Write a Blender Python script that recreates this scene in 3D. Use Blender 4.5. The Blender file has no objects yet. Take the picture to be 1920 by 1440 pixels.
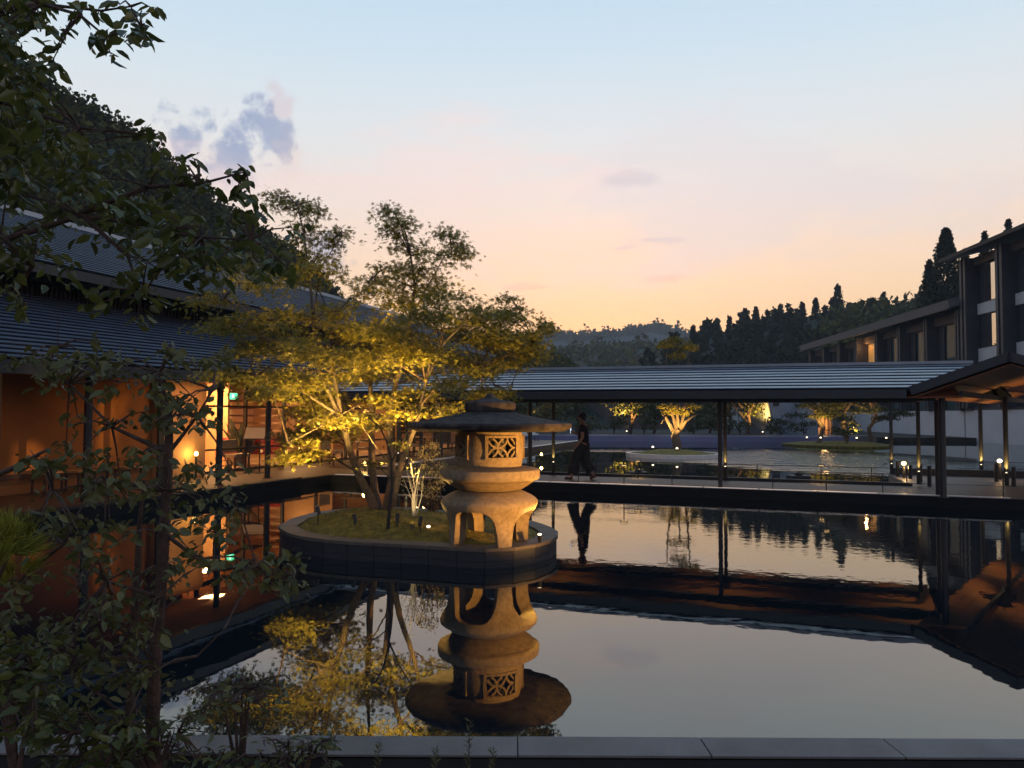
import bpy, math, random
import numpy as np
from mathutils import Vector, Matrix

random.seed(7)
rng = np.random.default_rng(7)
PI = math.pi
scene = bpy.context.scene
COL = scene.collection

# ------------------------------------------------------------ camera
F = 1400.0
CAMZ = 1.86
cam_data = bpy.data.cameras.new('camera')
cam_data.sensor_width = 36.0
cam_data.lens = 36.0 * F / 1920.0
cam_data.clip_start = 0.05
cam_data.clip_end = 6000
cam = bpy.data.objects.new('camera', cam_data)
COL.objects.link(cam)
CROT = Matrix.Rotation(math.radians(90) + math.atan(57 / F), 3, 'X') @ Matrix.Rotation(0.0046, 3, 'Z')
cam.matrix_world = Matrix.Translation((0, 0, CAMZ)) @ CROT.to_4x4()
scene.camera = cam

# ------------------------------------------------------------ world (dusk sky)
world = bpy.data.worlds.new('World')
scene.world = world
world.use_nodes = True
wn, wl = world.node_tree.nodes, world.node_tree.links
for n in list(wn): wn.remove(n)
def WN(t, **k):
    n = wn.new(t)
    for a, b in k.items(): setattr(n, a, b)
    return n
def wmath(op, a, b=None, c=None, clamp=False):
    n = WN('ShaderNodeMath', operation=op, use_clamp=clamp)
    for i, v in enumerate((a, b, c)):
        if v is None: continue
        if isinstance(v, (int, float)): n.inputs[i].default_value = v
        else: wl.new(v, n.inputs[i])
    return n.outputs[0]
def srgb(r, g, b):
    def f(v):
        v /= 255.0
        return v / 12.92 if v <= 0.04045 else ((v + 0.055) / 1.055) ** 2.4
    return (f(r), f(g), f(b), 1)
tc = WN('ShaderNodeTexCoord')
nrm = WN('ShaderNodeVectorMath', operation='NORMALIZE'); wl.new(tc.outputs['Generated'], nrm.inputs[0])
sep = WN('ShaderNodeSeparateXYZ'); wl.new(nrm.outputs[0], sep.inputs[0])
def ramp(stops, fac):
    r = WN('ShaderNodeValToRGB'); r.color_ramp.interpolation = 'B_SPLINE'
    e = r.color_ramp.elements
    while len(e) > 1: e.remove(e[0])
    e[0].position = stops[0][0]; e[0].color = stops[0][1]
    for p, c in stops[1:]:
        q = e.new(p); q.color = c
    wl.new(fac, r.inputs[0])
    return r.outputs[0]
zz = wmath('MAXIMUM', sep.outputs['Z'], 0.0)
front = ramp([(0.0, srgb(250, 196, 140)), (0.10, srgb(253, 208, 150)), (0.16, srgb(250, 213, 174)), (0.24, srgb(236, 213, 200)),
              (0.31, srgb(221, 219, 218)), (0.38, srgb(208, 218, 225)), (0.45, srgb(193, 213, 227)), (0.54, srgb(178, 206, 227)),
              (0.75, srgb(128, 165, 200)), (1.0, srgb(98, 136, 180))], zz)
back = ramp([(0.0, srgb(150, 143, 155)), (0.12, srgb(180, 165, 172)), (0.28, srgb(172, 170, 185)), (0.5, srgb(146, 162, 186)),
             (0.75, srgb(106, 142, 184)), (1.0, srgb(98, 136, 180))], zz)
# glow centre: the after-glow lies slightly right of the view axis
dotg = WN('ShaderNodeVectorMath', operation='DOT_PRODUCT'); wl.new(nrm.outputs[0], dotg.inputs[0]); dotg.inputs[1].default_value = (0.10, 0.995, 0.0)
gfac = WN('ShaderNodeMapRange', interpolation_type='SMOOTHSTEP'); wl.new(dotg.outputs['Value'], gfac.inputs[0])
gfac.inputs[1].default_value = -0.5; gfac.inputs[2].default_value = 0.75
skymix = WN('ShaderNodeMix', data_type='RGBA')
wl.new(gfac.outputs[0], skymix.inputs[0]); wl.new(back, skymix.inputs[6]); wl.new(front, skymix.inputs[7])
cur = skymix.outputs[2]
# clouds: soft noise masked to a few directions of the sky
def raydir(px, py):
    d = CROT @ Vector(((px - 960) / F, -(py - 720) / F, -1.0))
    return d.normalized()
def cloud(px, py, rx, ry, scale, colA, dens, thr=0.45, seed=0.0, tilt=0.0, stretch=(1, 1, 1)):
    global cur
    d = raydir(px, py)
    r = Vector((d.y, -d.x, 0)).normalized(); u = r.cross(d)
    if tilt: r, u = (math.cos(tilt) * r + math.sin(tilt) * u), (-math.sin(tilt) * r + math.cos(tilt) * u)
    outs = []
    for ax, rad in ((r, rx / F), (u, ry / F)):
        n = WN('ShaderNodeVectorMath', operation='SUBTRACT'); wl.new(nrm.outputs[0], n.inputs[0]); n.inputs[1].default_value = d
        m = WN('ShaderNodeVectorMath', operation='DOT_PRODUCT'); wl.new(n.outputs[0], m.inputs[0]); m.inputs[1].default_value = ax
        q = wmath('DIVIDE', m.outputs['Value'], rad); outs.append(wmath('MULTIPLY', q, q))
    rr = wmath('SQRT', wmath('ADD', outs[0], outs[1]))
    fd = WN('ShaderNodeVectorMath', operation='DOT_PRODUCT'); wl.new(nrm.outputs[0], fd.inputs[0]); fd.inputs[1].default_value = d
    mp = WN('ShaderNodeMapping'); wl.new(nrm.outputs[0], mp.inputs[0]); mp.inputs['Location'].default_value = (seed, seed * .7, 0); mp.inputs['Scale'].default_value = stretch
    nz = WN('ShaderNodeTexNoise'); wl.new(mp.outputs[0], nz.inputs['Vector']); nz.inputs['Scale'].default_value = scale; nz.inputs['Detail'].default_value = 9; nz.inputs['Roughness'].default_value = .58
    v = wmath('ADD', wmath('MULTIPLY', wmath('SUBTRACT', nz.outputs['Fac'], 0.5), 3.6), wmath('SUBTRACT', 1.35 - thr, wmath('MULTIPLY', rr, 0.75)))
    mr = WN('ShaderNodeMapRange', interpolation_type='SMOOTHSTEP'); wl.new(v, mr.inputs[0]); mr.inputs[1].default_value = 0.15; mr.inputs[2].default_value = 0.75
    f = wmath('MULTIPLY', wmath('MULTIPLY', mr.outputs[0], dens), wmath('GREATER_THAN', fd.outputs['Value'], 0.8))
    mx = WN('ShaderNodeMix', data_type='RGBA'); wl.new(f, mx.inputs[0]); wl.new(cur, mx.inputs[6]); mx.inputs[7].default_value = colA
    cur = mx.outputs[2]
lav = srgb(146, 160, 190); lil = srgb(176, 172, 194); pk = srgb(222, 196, 190)
cloud(520, 215, 36, 40, 24, srgb(205, 188, 196), .6, .42, 3.3, .2)
cloud(440, 292, 78, 48, 24, lav, .95, .42, 0.4, .5)
cloud(410, 335, 60, 34, 20, lil, .7, .42, 4.4)
cloud(350, 248, 34, 40, 26, lav, .9, .40, 1.2, -.5)
cloud(508, 262, 46, 62, 24, lav, .9, .42, 2.1, .2)
cloud(560, 290, 45, 70, 10, pk, .35, .45, 5.0)
cloud(610, 480, 45, 60, 12, lav, .7, .46, 6.2, -.5)
cloud(1178, 338, 45, 18, 15, lil, .5, .42, 7.7)
cloud(1240, 450, 60, 9, 12, lil, .45, .35, 8.8, 0, (1, 1, 3))
cloud(1160, 466, 40, 7, 12, lil, .35, .35, 2.8, 0, (1, 1, 3))
cloud(1240, 521, 55, 9, 12, srgb(215, 175, 165), .45, .35, 4.1, 0, (1, 1, 3))
cloud(1000, 538, 60, 8, 12, srgb(222, 180, 165), .45, .35, 9.3, 0, (1, 1, 3))
cloud(1450, 330, 420, 150, 3.5, srgb(214, 208, 214), .45, .5, 5.7, 0, (1, 1, 3))
cloud(900, 330, 500, 90, 3.0, srgb(238, 210, 205), .45, .5, 1.7, 0, (1, 1, 4))
bg = WN('ShaderNodeBackground'); wl.new(cur, bg.inputs[0]); bg.inputs[1].default_value = 1.0
nish = WN('ShaderNodeTexSky', sky_type='NISHITA'); nish.sun_disc = False
nish.sun_elevation = math.radians(1.0); nish.sun_rotation = math.radians(6); nish.air_density = 1.2; nish.dust_density = 2.0
bg2 = WN('ShaderNodeBackground'); wl.new(nish.outputs[0], bg2.inputs[0]); bg2.inputs[1].default_value = 0.05
adds = WN('ShaderNodeAddShader'); wl.new(bg.outputs[0], adds.inputs[0]); wl.new(bg2.outputs[0], adds.inputs[1])
wo = WN('ShaderNodeOutputWorld'); wl.new(adds.outputs[0], wo.inputs[0])

vs = scene.view_settings
scene.display_settings.display_device = 'sRGB'
vs.view_transform = 'Standard'; vs.look = 'None'; vs.exposure = 0.22; vs.gamma = 1.0; vs.use_curve_mapping = False
cy = scene.cycles
cy.max_bounces = 6; cy.diffuse_bounces = 2; cy.glossy_bounces = 4; cy.transmission_bounces = 4; cy.transparent_max_bounces = 8; cy.volume_bounces = 0
cy.caustics_reflective = False; cy.caustics_refractive = False
cy.use_denoising = True
cy.sample_clamp_indirect = 4.0

# ------------------------------------------------------------ placing helpers
def ray(px, py): return CROT @ Vector(((px - 960) / F, -(py - 720) / F, -1.0))
def P(px, py, Y):
    d = ray(px, py); t = Y / d.y
    return Vector((d.x * t, Y, CAMZ + d.z * t))
def G(px, py, z):
    d = ray(px, py); t = (z - CAMZ) / d.z
    return Vector((d.x * t, d.y * t, z))
U = Vector((.946, -.324, 0)).normalized(); N = Vector((.324, .946, 0)).normalized()
def L(a, b, z): return Vector((U.x * a + N.x * b, U.y * a + N.y * b, z))

# ------------------------------------------------------------ material helpers
def mat(name, base, rough=.6, metal=0.0, var=.18, scale=6.0, bump=0.0, bscale=40.0, spec=.5, col2=None, coord='Object', stretch=None, detail=5):
    m = bpy.data.materials.new(name); m.use_nodes = True
    nt = m.node_tree; ns, ls = nt.nodes, nt.links
    b = ns['Principled BSDF']
    b.inputs['Roughness'].default_value = rough; b.inputs['Metallic'].default_value = metal; b.inputs['Specular IOR Level'].default_value = spec
    t = ns.new('ShaderNodeTexCoord'); mp = ns.new('ShaderNodeMapping'); ls.new(t.outputs[coord], mp.inputs[0])
    if stretch: mp.inputs['Scale'].default_value = stretch
    n = ns.new('ShaderNodeTexNoise'); n.inputs['Scale'].default_value = scale; n.inputs['Detail'].default_value = detail; ls.new(mp.outputs[0], n.inputs['Vector'])
    r = ns.new('ShaderNodeValToRGB'); ls.new(n.outputs['Fac'], r.inputs[0])
    c = Vector(base[:3]); c2 = Vector(col2[:3]) if col2 else c * (1 + var)
    r.color_ramp.elements[0].position = .3; r.color_ramp.elements[0].color = (*(c * (1 - var)), 1)
    r.color_ramp.elements[1].position = .7; r.color_ramp.elements[1].color = (*c2, 1)
    ls.new(r.outputs[0], b.inputs['Base Color'])
    if bump:
        n2 = ns.new('ShaderNodeTexNoise'); n2.inputs['Scale'].default_value = bscale; n2.inputs['Detail'].default_value = 6; ls.new(mp.outputs[0], n2.inputs['Vector'])
        bp = ns.new('ShaderNodeBump'); bp.inputs['Strength'].default_value = bump; bp.inputs['Distance'].default_value = .02
        ls.new(n2.outputs['Fac'], bp.inputs['Height']); ls.new(bp.outputs[0], b.inputs['Normal'])
    return m
def leafmat(name, c1, c2, trans=.3, rough=.5, spec=.3):
    m = bpy.data.materials.new(name); m.use_nodes = True
    nt = m.node_tree; ns, ls = nt.nodes, nt.links
    b = ns['Principled BSDF']; b.inputs['Roughness'].default_value = rough; b.inputs['Specular IOR Level'].default_value = spec
    g = ns.new('ShaderNodeNewGeometry'); r = ns.new('ShaderNodeValToRGB'); ls.new(g.outputs['Random Per Island'], r.inputs[0])
    r.color_ramp.elements[0].color = (*c1, 1); r.color_ramp.elements[1].color = (*c2, 1)
    ls.new(r.outputs[0], b.inputs['Base Color'])
    tr = ns.new('ShaderNodeBsdfTranslucent'); ls.new(r.outputs[0], tr.inputs[0])
    mx = ns.new('ShaderNodeMixShader'); mx.inputs[0].default_value = trans
    ls.new(b.outputs[0], mx.inputs[1]); ls.new(tr.outputs[0], mx.inputs[2]); ls.new(mx.outputs[0], ns['Material Output'].inputs[0])
    return m
def emis(name, col, s):
    m = bpy.data.materials.new(name); m.use_nodes = True
    b = m.node_tree.nodes['Principled BSDF']; b.inputs['Base Color'].default_value = (*col, 1)
    b.inputs['Emission Color'].default_value = (*col, 1); b.inputs['Emission Strength'].default_value = s
    return m
def glassmat(name, tint=(.8, .85, .85), ior=1.5, gloss=1.0):
    m = bpy.data.materials.new(name); m.use_nodes = True
    nt = m.node_tree; ns, ls = nt.nodes, nt.links
    for n in list(ns): ns.remove(n)
    tr = ns.new('ShaderNodeBsdfTransparent'); tr.inputs[0].default_value = (*tint, 1)
    gl = ns.new('ShaderNodeBsdfGlossy'); gl.inputs['Roughness'].default_value = .01
    fr = ns.new('ShaderNodeFresnel'); fr.inputs[0].default_value = ior
    ge = ns.new('ShaderNodeNewGeometry'); inv = ns.new('ShaderNodeMath'); inv.operation = 'SUBTRACT'; inv.inputs[0].default_value = 1; ls.new(ge.outputs['Backfacing'], inv.inputs[1])
    mu = ns.new('ShaderNodeMath'); mu.operation = 'MULTIPLY'; ls.new(fr.outputs[0], mu.inputs[0]); ls.new(inv.outputs[0], mu.inputs[1])
    mx = ns.new('ShaderNodeMixShader'); o = ns.new('ShaderNodeOutputMaterial')
    ls.new(mu.outputs[0], mx.inputs[0]); ls.new(tr.outputs[0], mx.inputs[1]); ls.new(gl.outputs[0], mx.inputs[2]); ls.new(mx.outputs[0], o.inputs[0])
    return m

M = {}
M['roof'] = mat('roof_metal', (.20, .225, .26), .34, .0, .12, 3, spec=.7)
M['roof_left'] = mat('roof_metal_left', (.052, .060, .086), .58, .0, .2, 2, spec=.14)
M['terrace'] = mat('terrace_timber', (.10, .055, .028), .55, 0, .25, 4, .15, 60)
M['deckface'] = mat('black_pool_face', (.008, .009, .011), .7, 0, .2, 4, spec=.15)
M['roof_gap_shade'] = mat('roof_gap_shade', (.006, .007, .012), .9, spec=.03)  # near-black under-sheet: recess shade between courses put into its colour
M['steel'] = mat('dark_steel', (.014, .015, .018), .45, .0, .2, 8)
M['fascia'] = mat('dark_fascia', (.013, .016, .022), .5, .0, .2, 5)
M['soffit'] = mat('cedar_soffit', (.30, .115, .045), .6, 0, .3, 3, stretch=(1, 12, 1))
M['deck'] = mat('deck_stone', (.105, .082, .068), .55, 0, .2, 4, .15, 60)
M['deck_edge'] = mat('pale_edge_stone', (.72, .64, .58), .3, 0, .12, 9)
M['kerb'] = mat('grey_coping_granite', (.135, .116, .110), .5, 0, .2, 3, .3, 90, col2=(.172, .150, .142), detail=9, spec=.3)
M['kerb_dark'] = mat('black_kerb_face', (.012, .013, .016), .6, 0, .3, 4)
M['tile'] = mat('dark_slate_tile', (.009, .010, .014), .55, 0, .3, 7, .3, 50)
M['islecop'] = mat('brown_coping_stone', (.085, .062, .045), .55, 0, .25, 9, .4, 70)
M['stone'] = mat('lantern_granite', (.24, .17, .095), .72, 0, .22, 18, .7, 95, col2=(.31, .225, .13), detail=9)
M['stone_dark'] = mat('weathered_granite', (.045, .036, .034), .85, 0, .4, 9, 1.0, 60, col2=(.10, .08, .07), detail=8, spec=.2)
M['moss'] = mat('moss', (.13, .115, .018), .95, 0, .45, 9, .9, 60, col2=(.26, .21, .035))
M['ground'] = mat('garden_soil', (.03, .028, .02), .95, 0, .4, 3)
M['wood_wall'] = mat('ochre_plaster', (.34, .15, .045), .8, 0, .15, 1.2)
M['warm_wall'] = mat('warm_timber_panel', (.62, .36, .17), .7, 0, .12, 4, stretch=(1, 1, .2))
M['floor_in'] = mat('interior_timber', (.38, .22, .11), .5, 0, .2, 4)
M['lattice'] = mat('brown_lattice', (.085, .052, .04), .7, 0, .2, 5)
M['hillmat'] = mat('hill_earth', (.018, .026, .014), .95, 0, .4, .3)
M['farhill'] = mat('far_hill_forest', (.030, .040, .034), .95, 0, .35, .03, detail=10)
M['bark'] = mat('maple_bark', (.12, .085, .06), .85, 0, .35, 22, .6, 60)
M['bark_dark'] = mat('dark_bark', (.075, .042, .03), .9, 0, .4, 18, .7, 70)
M['white_wall'] = mat('pale_render', (.50, .50, .52), .8, 0, .07, .8)
M['concrete'] = mat('bluegrey_concrete', (.30, .33, .38), .8, 0, .18, .7)
M['bldg'] = mat('charcoal_cladding', (.028, .030, .038), .55, 0, .2, 1.5)
M['bldgroof'] = mat('grey_standing_roof', (.14, .14, .145), .6, 0, .1, 2)
M['band'] = mat('concrete_band', (.50, .49, .49), .75, 0, .08, 1.5)
M['bsoffit'] = mat('brown_soffit', (.085, .062, .055), .7, 0, .15, 2)
M['curtain'] = mat('curtain_cloth', (.15, .215, .225), .9, 0, .08, .8, stretch=(14, 14, 1))
M['purple'] = mat('purple_blue_stone', (.14, .15, .27), .35, 0, .12, .6)  # even purple-blue base colour
M['glass'] = glassmat('window_glass')
M['glass_hi'] = glassmat('mirror_window_glass', (.45, .5, .5), 22.0)
M['glass_dim'] = glassmat('dim_window_glass', (.7, .75, .75), 1.25)
M['glow_curtain'] = emis('glowing_room_curtain', (.95, .42, .12), .55)  # curtain glows by itself, in place of lamp light from the room behind
M['white'] = mat('white_card', (.8, .78, .72), .6, 0, .03)
M['red'] = mat('red_upholstery', (.5, .045, .03), .8, 0, .15, 5)
M['cream'] = mat('cream_upholstery', (.6, .5, .38), .8, 0, .1, 5)
M['seatwood'] = mat('honey_wood', (.42, .25, .12), .5, 0, .15, 6)
M['black'] = mat('black_plastic', (.012, .012, .012), .5)
M['lens'] = emis('warm_lens', (1.0, .60, .18), 9)
M['lens_soft'] = emis('warm_soft_lens', (1.0, .60, .25), 2.2)
M['lens_white'] = emis('white_lens', (1.0, .80, .5), 3.5)
M['exit'] = emis('green_exit_face', (.10, .85, .40), 2.2)
M['exit_fig'] = emis('white_exit_figure', (.95, 1, .95), 3.0)
M['screen'] = emis('phone_screen', (.75, .85, 1.0), 1.4)
M['cloth_black'] = mat('black_cloth', (.010, .011, .015), .85, 0, .3, 12)
M['cloth_pants'] = mat('dark_navy_cloth', (.012, .012, .018), .8, 0, .3, 12)
M['skin'] = mat('skin', (.42, .23, .16), .55, 0, .05)
M['hair'] = mat('black_hair', (.01, .008, .008), .5)
M['sandal'] = mat('brown_sandal', (.10, .04, .025), .7)
M['leaf_maple'] = leafmat('maple_leaf', (.115, .108, .016), (.32, .255, .045), .42)
M['leaf_maple2'] = leafmat('maple_leaf_dull', (.075, .08, .02), (.16, .14, .035), .3)
M['leaf_dark'] = leafmat('glossy_dark_leaf', (.040, .050, .012), (.14, .145, .03), .4, .33, .5)
M['leaf_low'] = leafmat('understorey_leaf', (.065, .068, .020), (.16, .145, .045), .3, .45, .35)
M['leaf_hill'] = leafmat('hill_foliage', (.034, .040, .010), (.115, .11, .024), .1, .8, .1)
M['leaf_cedar'] = leafmat('cedar_foliage', (.018, .024, .013), (.048, .056, .026), .1, .8, .1)
M['leaf_garden'] = leafmat('garden_foliage', (.035, .045, .016), (.10, .10, .03), .25)
M['leaf_pine'] = leafmat('pine_needle', (.05, .06, .018), (.13, .12, .03), .2)
M['leaf_pale'] = leafmat('pale_shrub_leaf', (.25, .24, .12), (.45, .40, .22), .3)

# ------------------------------------------------------------ mesh helpers
class MB:
    def __init__(s): s.v = []; s.f = []
    def poly(s, pts):
        k = len(s.v); s.v += [tuple(p) for p in pts]; s.f.append(tuple(range(k, k + len(pts)))); return s
    def hexa(s, p):   # 8 points: bottom 4 (ccw), top 4
        k = len(s.v); s.v += [tuple(q) for q in p]
        for f in ((3, 2, 1, 0), (4, 5, 6, 7), (0, 1, 5, 4), (1, 2, 6, 5), (2, 3, 7, 6), (3, 0, 4, 7)): s.f.append(tuple(k + i for i in f))
        return s
    def box(s, x0, x1, y0, y1, z0, z1):
        return s.hexa([(x0, y0, z0), (x1, y0, z0), (x1, y1, z0), (x0, y1, z0), (x0, y0, z1), (x1, y0, z1), (x1, y1, z1), (x0, y1, z1)])
    def lbox(s, a0, a1, b0, b1, z0, z1):
        return s.hexa([L(a0, b0, z0), L(a1, b0, z0), L(a1, b1, z0), L(a0, b1, z0), L(a0, b0, z1), L(a1, b0, z1), L(a1, b1, z1), L(a0, b1, z1)])
    def fbox(s, O, ux, uy, x0, x1, y0, y1, z0, z1):   # box in a frame
        q = lambda x, y, z: Vector((O.x + ux.x * x + uy.x * y, O.y + ux.y * x + uy.y * y, z))
        return s.hexa([q(x0, y0, z0), q(x1, y0, z0), q(x1, y1, z0), q(x0, y1, z0), q(x0, y0, z1), q(x1, y0, z1), q(x1, y1, z1), q(x0, y1, z1)])
    def slab(s, p0, p1, p2, p3, t):   # quad with thickness downward along its normal
        n = (Vector(p1) - Vector(p0)).cross(Vector(p3) - Vector(p0)).normalized()
        if n.z < 0: n = -n
        q = [Vector(p) for p in (p0, p1, p2, p3)]
        return s.hexa([p - n * t for p in q] + q)
    def tube(s, pts, rad, seg=6, cap=True):
        pts = [Vector(p) for p in pts]; n = len(pts)
        if not hasattr(rad, '__len__'): rad = [rad] * n
        k0 = len(s.v); prev = None
        for i, p in enumerate(pts):
            t = (pts[min(i + 1, n - 1)] - pts[max(i - 1, 0)]).normalized()
            if prev is None:
                a = Vector((0, 0, 1)) if abs(t.z) < .9 else Vector((1, 0, 0))
                x = t.cross(a).normalized()
            else:
                x = (prev - t * prev.dot(t)).normalized()
            prev = x; y = t.cross(x)
            for j in range(seg):
                an = 2 * PI * j / seg
                s.v.append(tuple(p + (x * math.cos(an) + y * math.sin(an)) * rad[i]))
        for i in range(n - 1):
            for j in range(seg):
                a = k0 + i * seg + j; b = k0 + i * seg + (j + 1) % seg
                s.f.append((a, b, b + seg, a + seg))
        if cap:
            s.f.append(tuple(k0 + j for j in range(seg))[::-1]); s.f.append(tuple(k0 + (n - 1) * seg + j for j in range(seg)))
        return s
    def lathe(s, prof, c=(0, 0), seg=32, wob=None, a0=0):
        k0 = len(s.v); n = len(prof)
        for i, (r, z) in enumerate(prof):
            for j in range(seg):
                an = a0 + 2 * PI * j / seg; rr = r * (1 + (wob(an, z) if wob else 0))
                s.v.append((c[0] + rr * math.cos(an), c[1] + rr * math.sin(an), z))
        for i in range(n - 1):
            for j in range(seg):
                a = k0 + i * seg + j; b = k0 + i * seg + (j + 1) % seg
                s.f.append((a, b, b + seg, a + seg))
        s.f.append(tuple(k0 + j for j in range(seg))[::-1]); s.f.append(tuple(k0 + (n - 1) * seg + j for j in range(seg)))
        return s
    def prism(s, pts, z0, z1):
        k = len(s.v); n = len(pts)
        s.v += [(p[0], p[1], z0) for p in pts] + [(p[0], p[1], z1) for p in pts]
        s.f.append(tuple(range(k, k + n))[::-1]); s.f.append(tuple(range(k + n, k + 2 * n)))
        for i in range(n):
            j = (i + 1) % n; s.f.append((k + i, k + j, k + n + j, k + n + i))
        return s
    def build(s, name, m, parent=None, smooth=False, bevel=0, **props):
        me = bpy.data.meshes.new(name); me.from_pydata(s.v, [], s.f); me.update()
        if smooth: me.polygons.foreach_set('use_smooth', [True] * len(me.polygons)); me.set_sharp_from_angle(angle=math.radians(35))
        if m: me.materials.append(m)
        o = bpy.data.objects.new(name, me); COL.objects.link(o)
        if parent: attach(o, parent)
        if bevel:
            b = o.modifiers.new('bevel', 'BEVEL'); b.width = bevel; b.segments = 2; b.limit_method = 'ANGLE'; b.angle_limit = math.radians(40)
        for k, v in props.items(): o[k] = v
        return o
WORLD_OF = {}
def attach(o, parent):
    o.parent = parent
    o.matrix_parent_inverse = Matrix.Translation(-WORLD_OF.get(parent.name, Vector((0, 0, 0))))
def thing(name, loc, label, cat, group=None):
    o = bpy.data.objects.new(name, None); COL.objects.link(o); o.empty_display_size = .2
    o.location = loc; WORLD_OF[o.name] = Vector(loc)
    o['label'] = label; o['category'] = cat
    if group: o['group'] = group
    return o
def tag(o, label, cat, group=None, kind=None):
    if label: o['label'] = label
    if cat: o['category'] = cat
    if group: o['group'] = group
    if kind: o['kind'] = kind
    return o
def struct(o): o['kind'] = 'structure'; return o
def copy_tree(o, parent=None, inv=None):
    c = o.copy(); COL.objects.link(c)
    if parent is not None: c.parent = parent
    for ch in list(o.children): copy_tree(ch, c)
    return c

LEAF = {
 'oval': ([(0, 0, 0), (.32, .24, .06), (.7, .19, .02), (1, 0, -.12), (.7, -.19, .02), (.32, -.24, .06)], [(0, 1, 2, 3), (0, 3, 4, 5)]),
 'quad': ([(0, 0, 0), (.5, .38, .08), (1, 0, 0), (.5, -.38, .08)], [(0, 1, 2, 3)]),
 'slim': ([(0, 0, 0), (.45, .13, .03), (1, 0, -.1), (.45, -.13, .03)], [(0, 1, 2, 3)]),
 'needle': ([(0, .035, 0), (1, 0, 0), (0, -.035, 0)], [(0, 1, 2)]),
}
mv = [(0, 0, 0)]; mf = []
for an, ln in ((-78, .55), (-40, .85), (0, 1), (40, .85), (78, .55)):
    a = math.radians(an); k = len(mv)
    for da, q in ((-16, .45), (0, 1), (16, .45)):
        mv.append((.0 + ln * q * math.cos(a + math.radians(da)), ln * q * math.sin(a + math.radians(da)), -.10 * q * q))
    mf.append((0, k, k + 1, k + 2))
LEAF['maple'] = (mv, mf)

def unit(v): return v / np.maximum(np.linalg.norm(v, axis=1, keepdims=True), 1e-9)
def leaves(name, C, D, Nn, S, shape, m, parent=None):
    """C centres, D tip directions, Nn normals, S sizes -> one mesh of real leaves"""
    C = np.asarray(C, dtype=float); n = len(C)
    D = unit(np.asarray(D)); W = unit(np.cross(Nn, D)); Nn = np.cross(D, W)
    pts, fcs = LEAF[shape]; k = len(pts)
    S = np.asarray(S).reshape(n, 1)
    V = np.empty((n, k, 3))
    for i, (u, v, h) in enumerate(pts): V[:, i] = C + S * (u * D + v * W + h * Nn)
    me = bpy.data.meshes.new(name)
    me.vertices.add(n * k); me.vertices.foreach_set('co', V.reshape(-1))
    lp = np.concatenate([np.array(f) for f in fcs]); tot = np.array([len(f) for f in fcs])
    loops = (np.arange(n)[:, None] * k + lp[None, :]).reshape(-1)
    me.loops.add(len(loops)); me.loops.foreach_set('vertex_index', loops.astype(np.int32))
    tots = np.tile(tot, n); starts = np.concatenate([[0], np.cumsum(tots)[:-1]])
    me.polygons.add(len(tots)); me.polygons.foreach_set('loop_start', starts.astype(np.int32)); me.polygons.foreach_set('loop_total', tots.astype(np.int32))
    me.update(calc_edges=True); me.validate()
    me.materials.append(m)
    o = bpy.data.objects.new(name, me); COL.objects.link(o)
    if parent: attach(o, parent)
    return o
def rdir(n, up=0.0, spread=1.0):
    d = rng.normal(size=(n, 3)); d[:, 2] = d[:, 2] * spread + up
    return unit(d)
def light(kind, name, loc, energy, col, size=.1, parent=None, aim=None, angle=60, blend=.6):
    d = bpy.data.lights.new(name, kind); d.energy = energy; d.color = col
    if kind == 'AREA': d.size = size
    else: d.shadow_soft_size = size
    if kind == 'SPOT': d.spot_size = math.radians(angle); d.spot_blend = blend
    o = bpy.data.objects.new(name, d); COL.objects.link(o); o.location = loc
    if aim is not None:
        o.rotation_euler = (Vector(aim) - Vector(loc)).to_track_quat('-Z', 'Y').to_euler()
    if parent:
        attach(o, parent)
    return o
WARM = (1.0, .60, .22); GOLD = (1.0, .60, .15)

# ============================================================ GROUND, WATER
gmb = MB()
gmb.box(-3000, 3000, -1500, 3000, -1.2, -.62)
struct(gmb.build('ground', M['ground']))

wm = bpy.data.materials.new('pool_water'); wm.use_nodes = True
ns, ls = wm.node_tree.nodes, wm.node_tree.links
for n in list(ns): ns.remove(n)
df = ns.new('ShaderNodeBsdfDiffuse'); df.inputs[0].default_value = (.006, .009, .012, 1)
gl = ns.new('ShaderNodeBsdfGlossy'); gl.inputs['Roughness'].default_value = .012; gl.inputs[0].default_value = (.92, .96, .94, 1)
fr = ns.new('ShaderNodeFresnel'); fr.inputs[0].default_value = 2.1
mx = ns.new('ShaderNodeMixShader'); out = ns.new('ShaderNodeOutputMaterial')
ge = ns.new('ShaderNodeNewGeometry')
def ripple(scale, stretch):
    mp = ns.new('ShaderNodeMapping'); ls.new(ge.outputs['Position'], mp.inputs[0]); mp.inputs['Scale'].default_value = stretch
    t = ns.new('ShaderNodeTexNoise'); t.inputs['Scale'].default_value = scale; t.inputs['Detail'].default_value = 3; ls.new(mp.outputs[0], t.inputs['Vector']); return t.outputs['Fac']
def mth(op, a, b):
    n = ns.new('ShaderNodeMath'); n.operation = op
    for i, v in enumerate((a, b)):
        if isinstance(v, (int, float)): n.inputs[i].default_value = v
        else: ls.new(v, n.inputs[i])
    return n.outputs[0]
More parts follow.
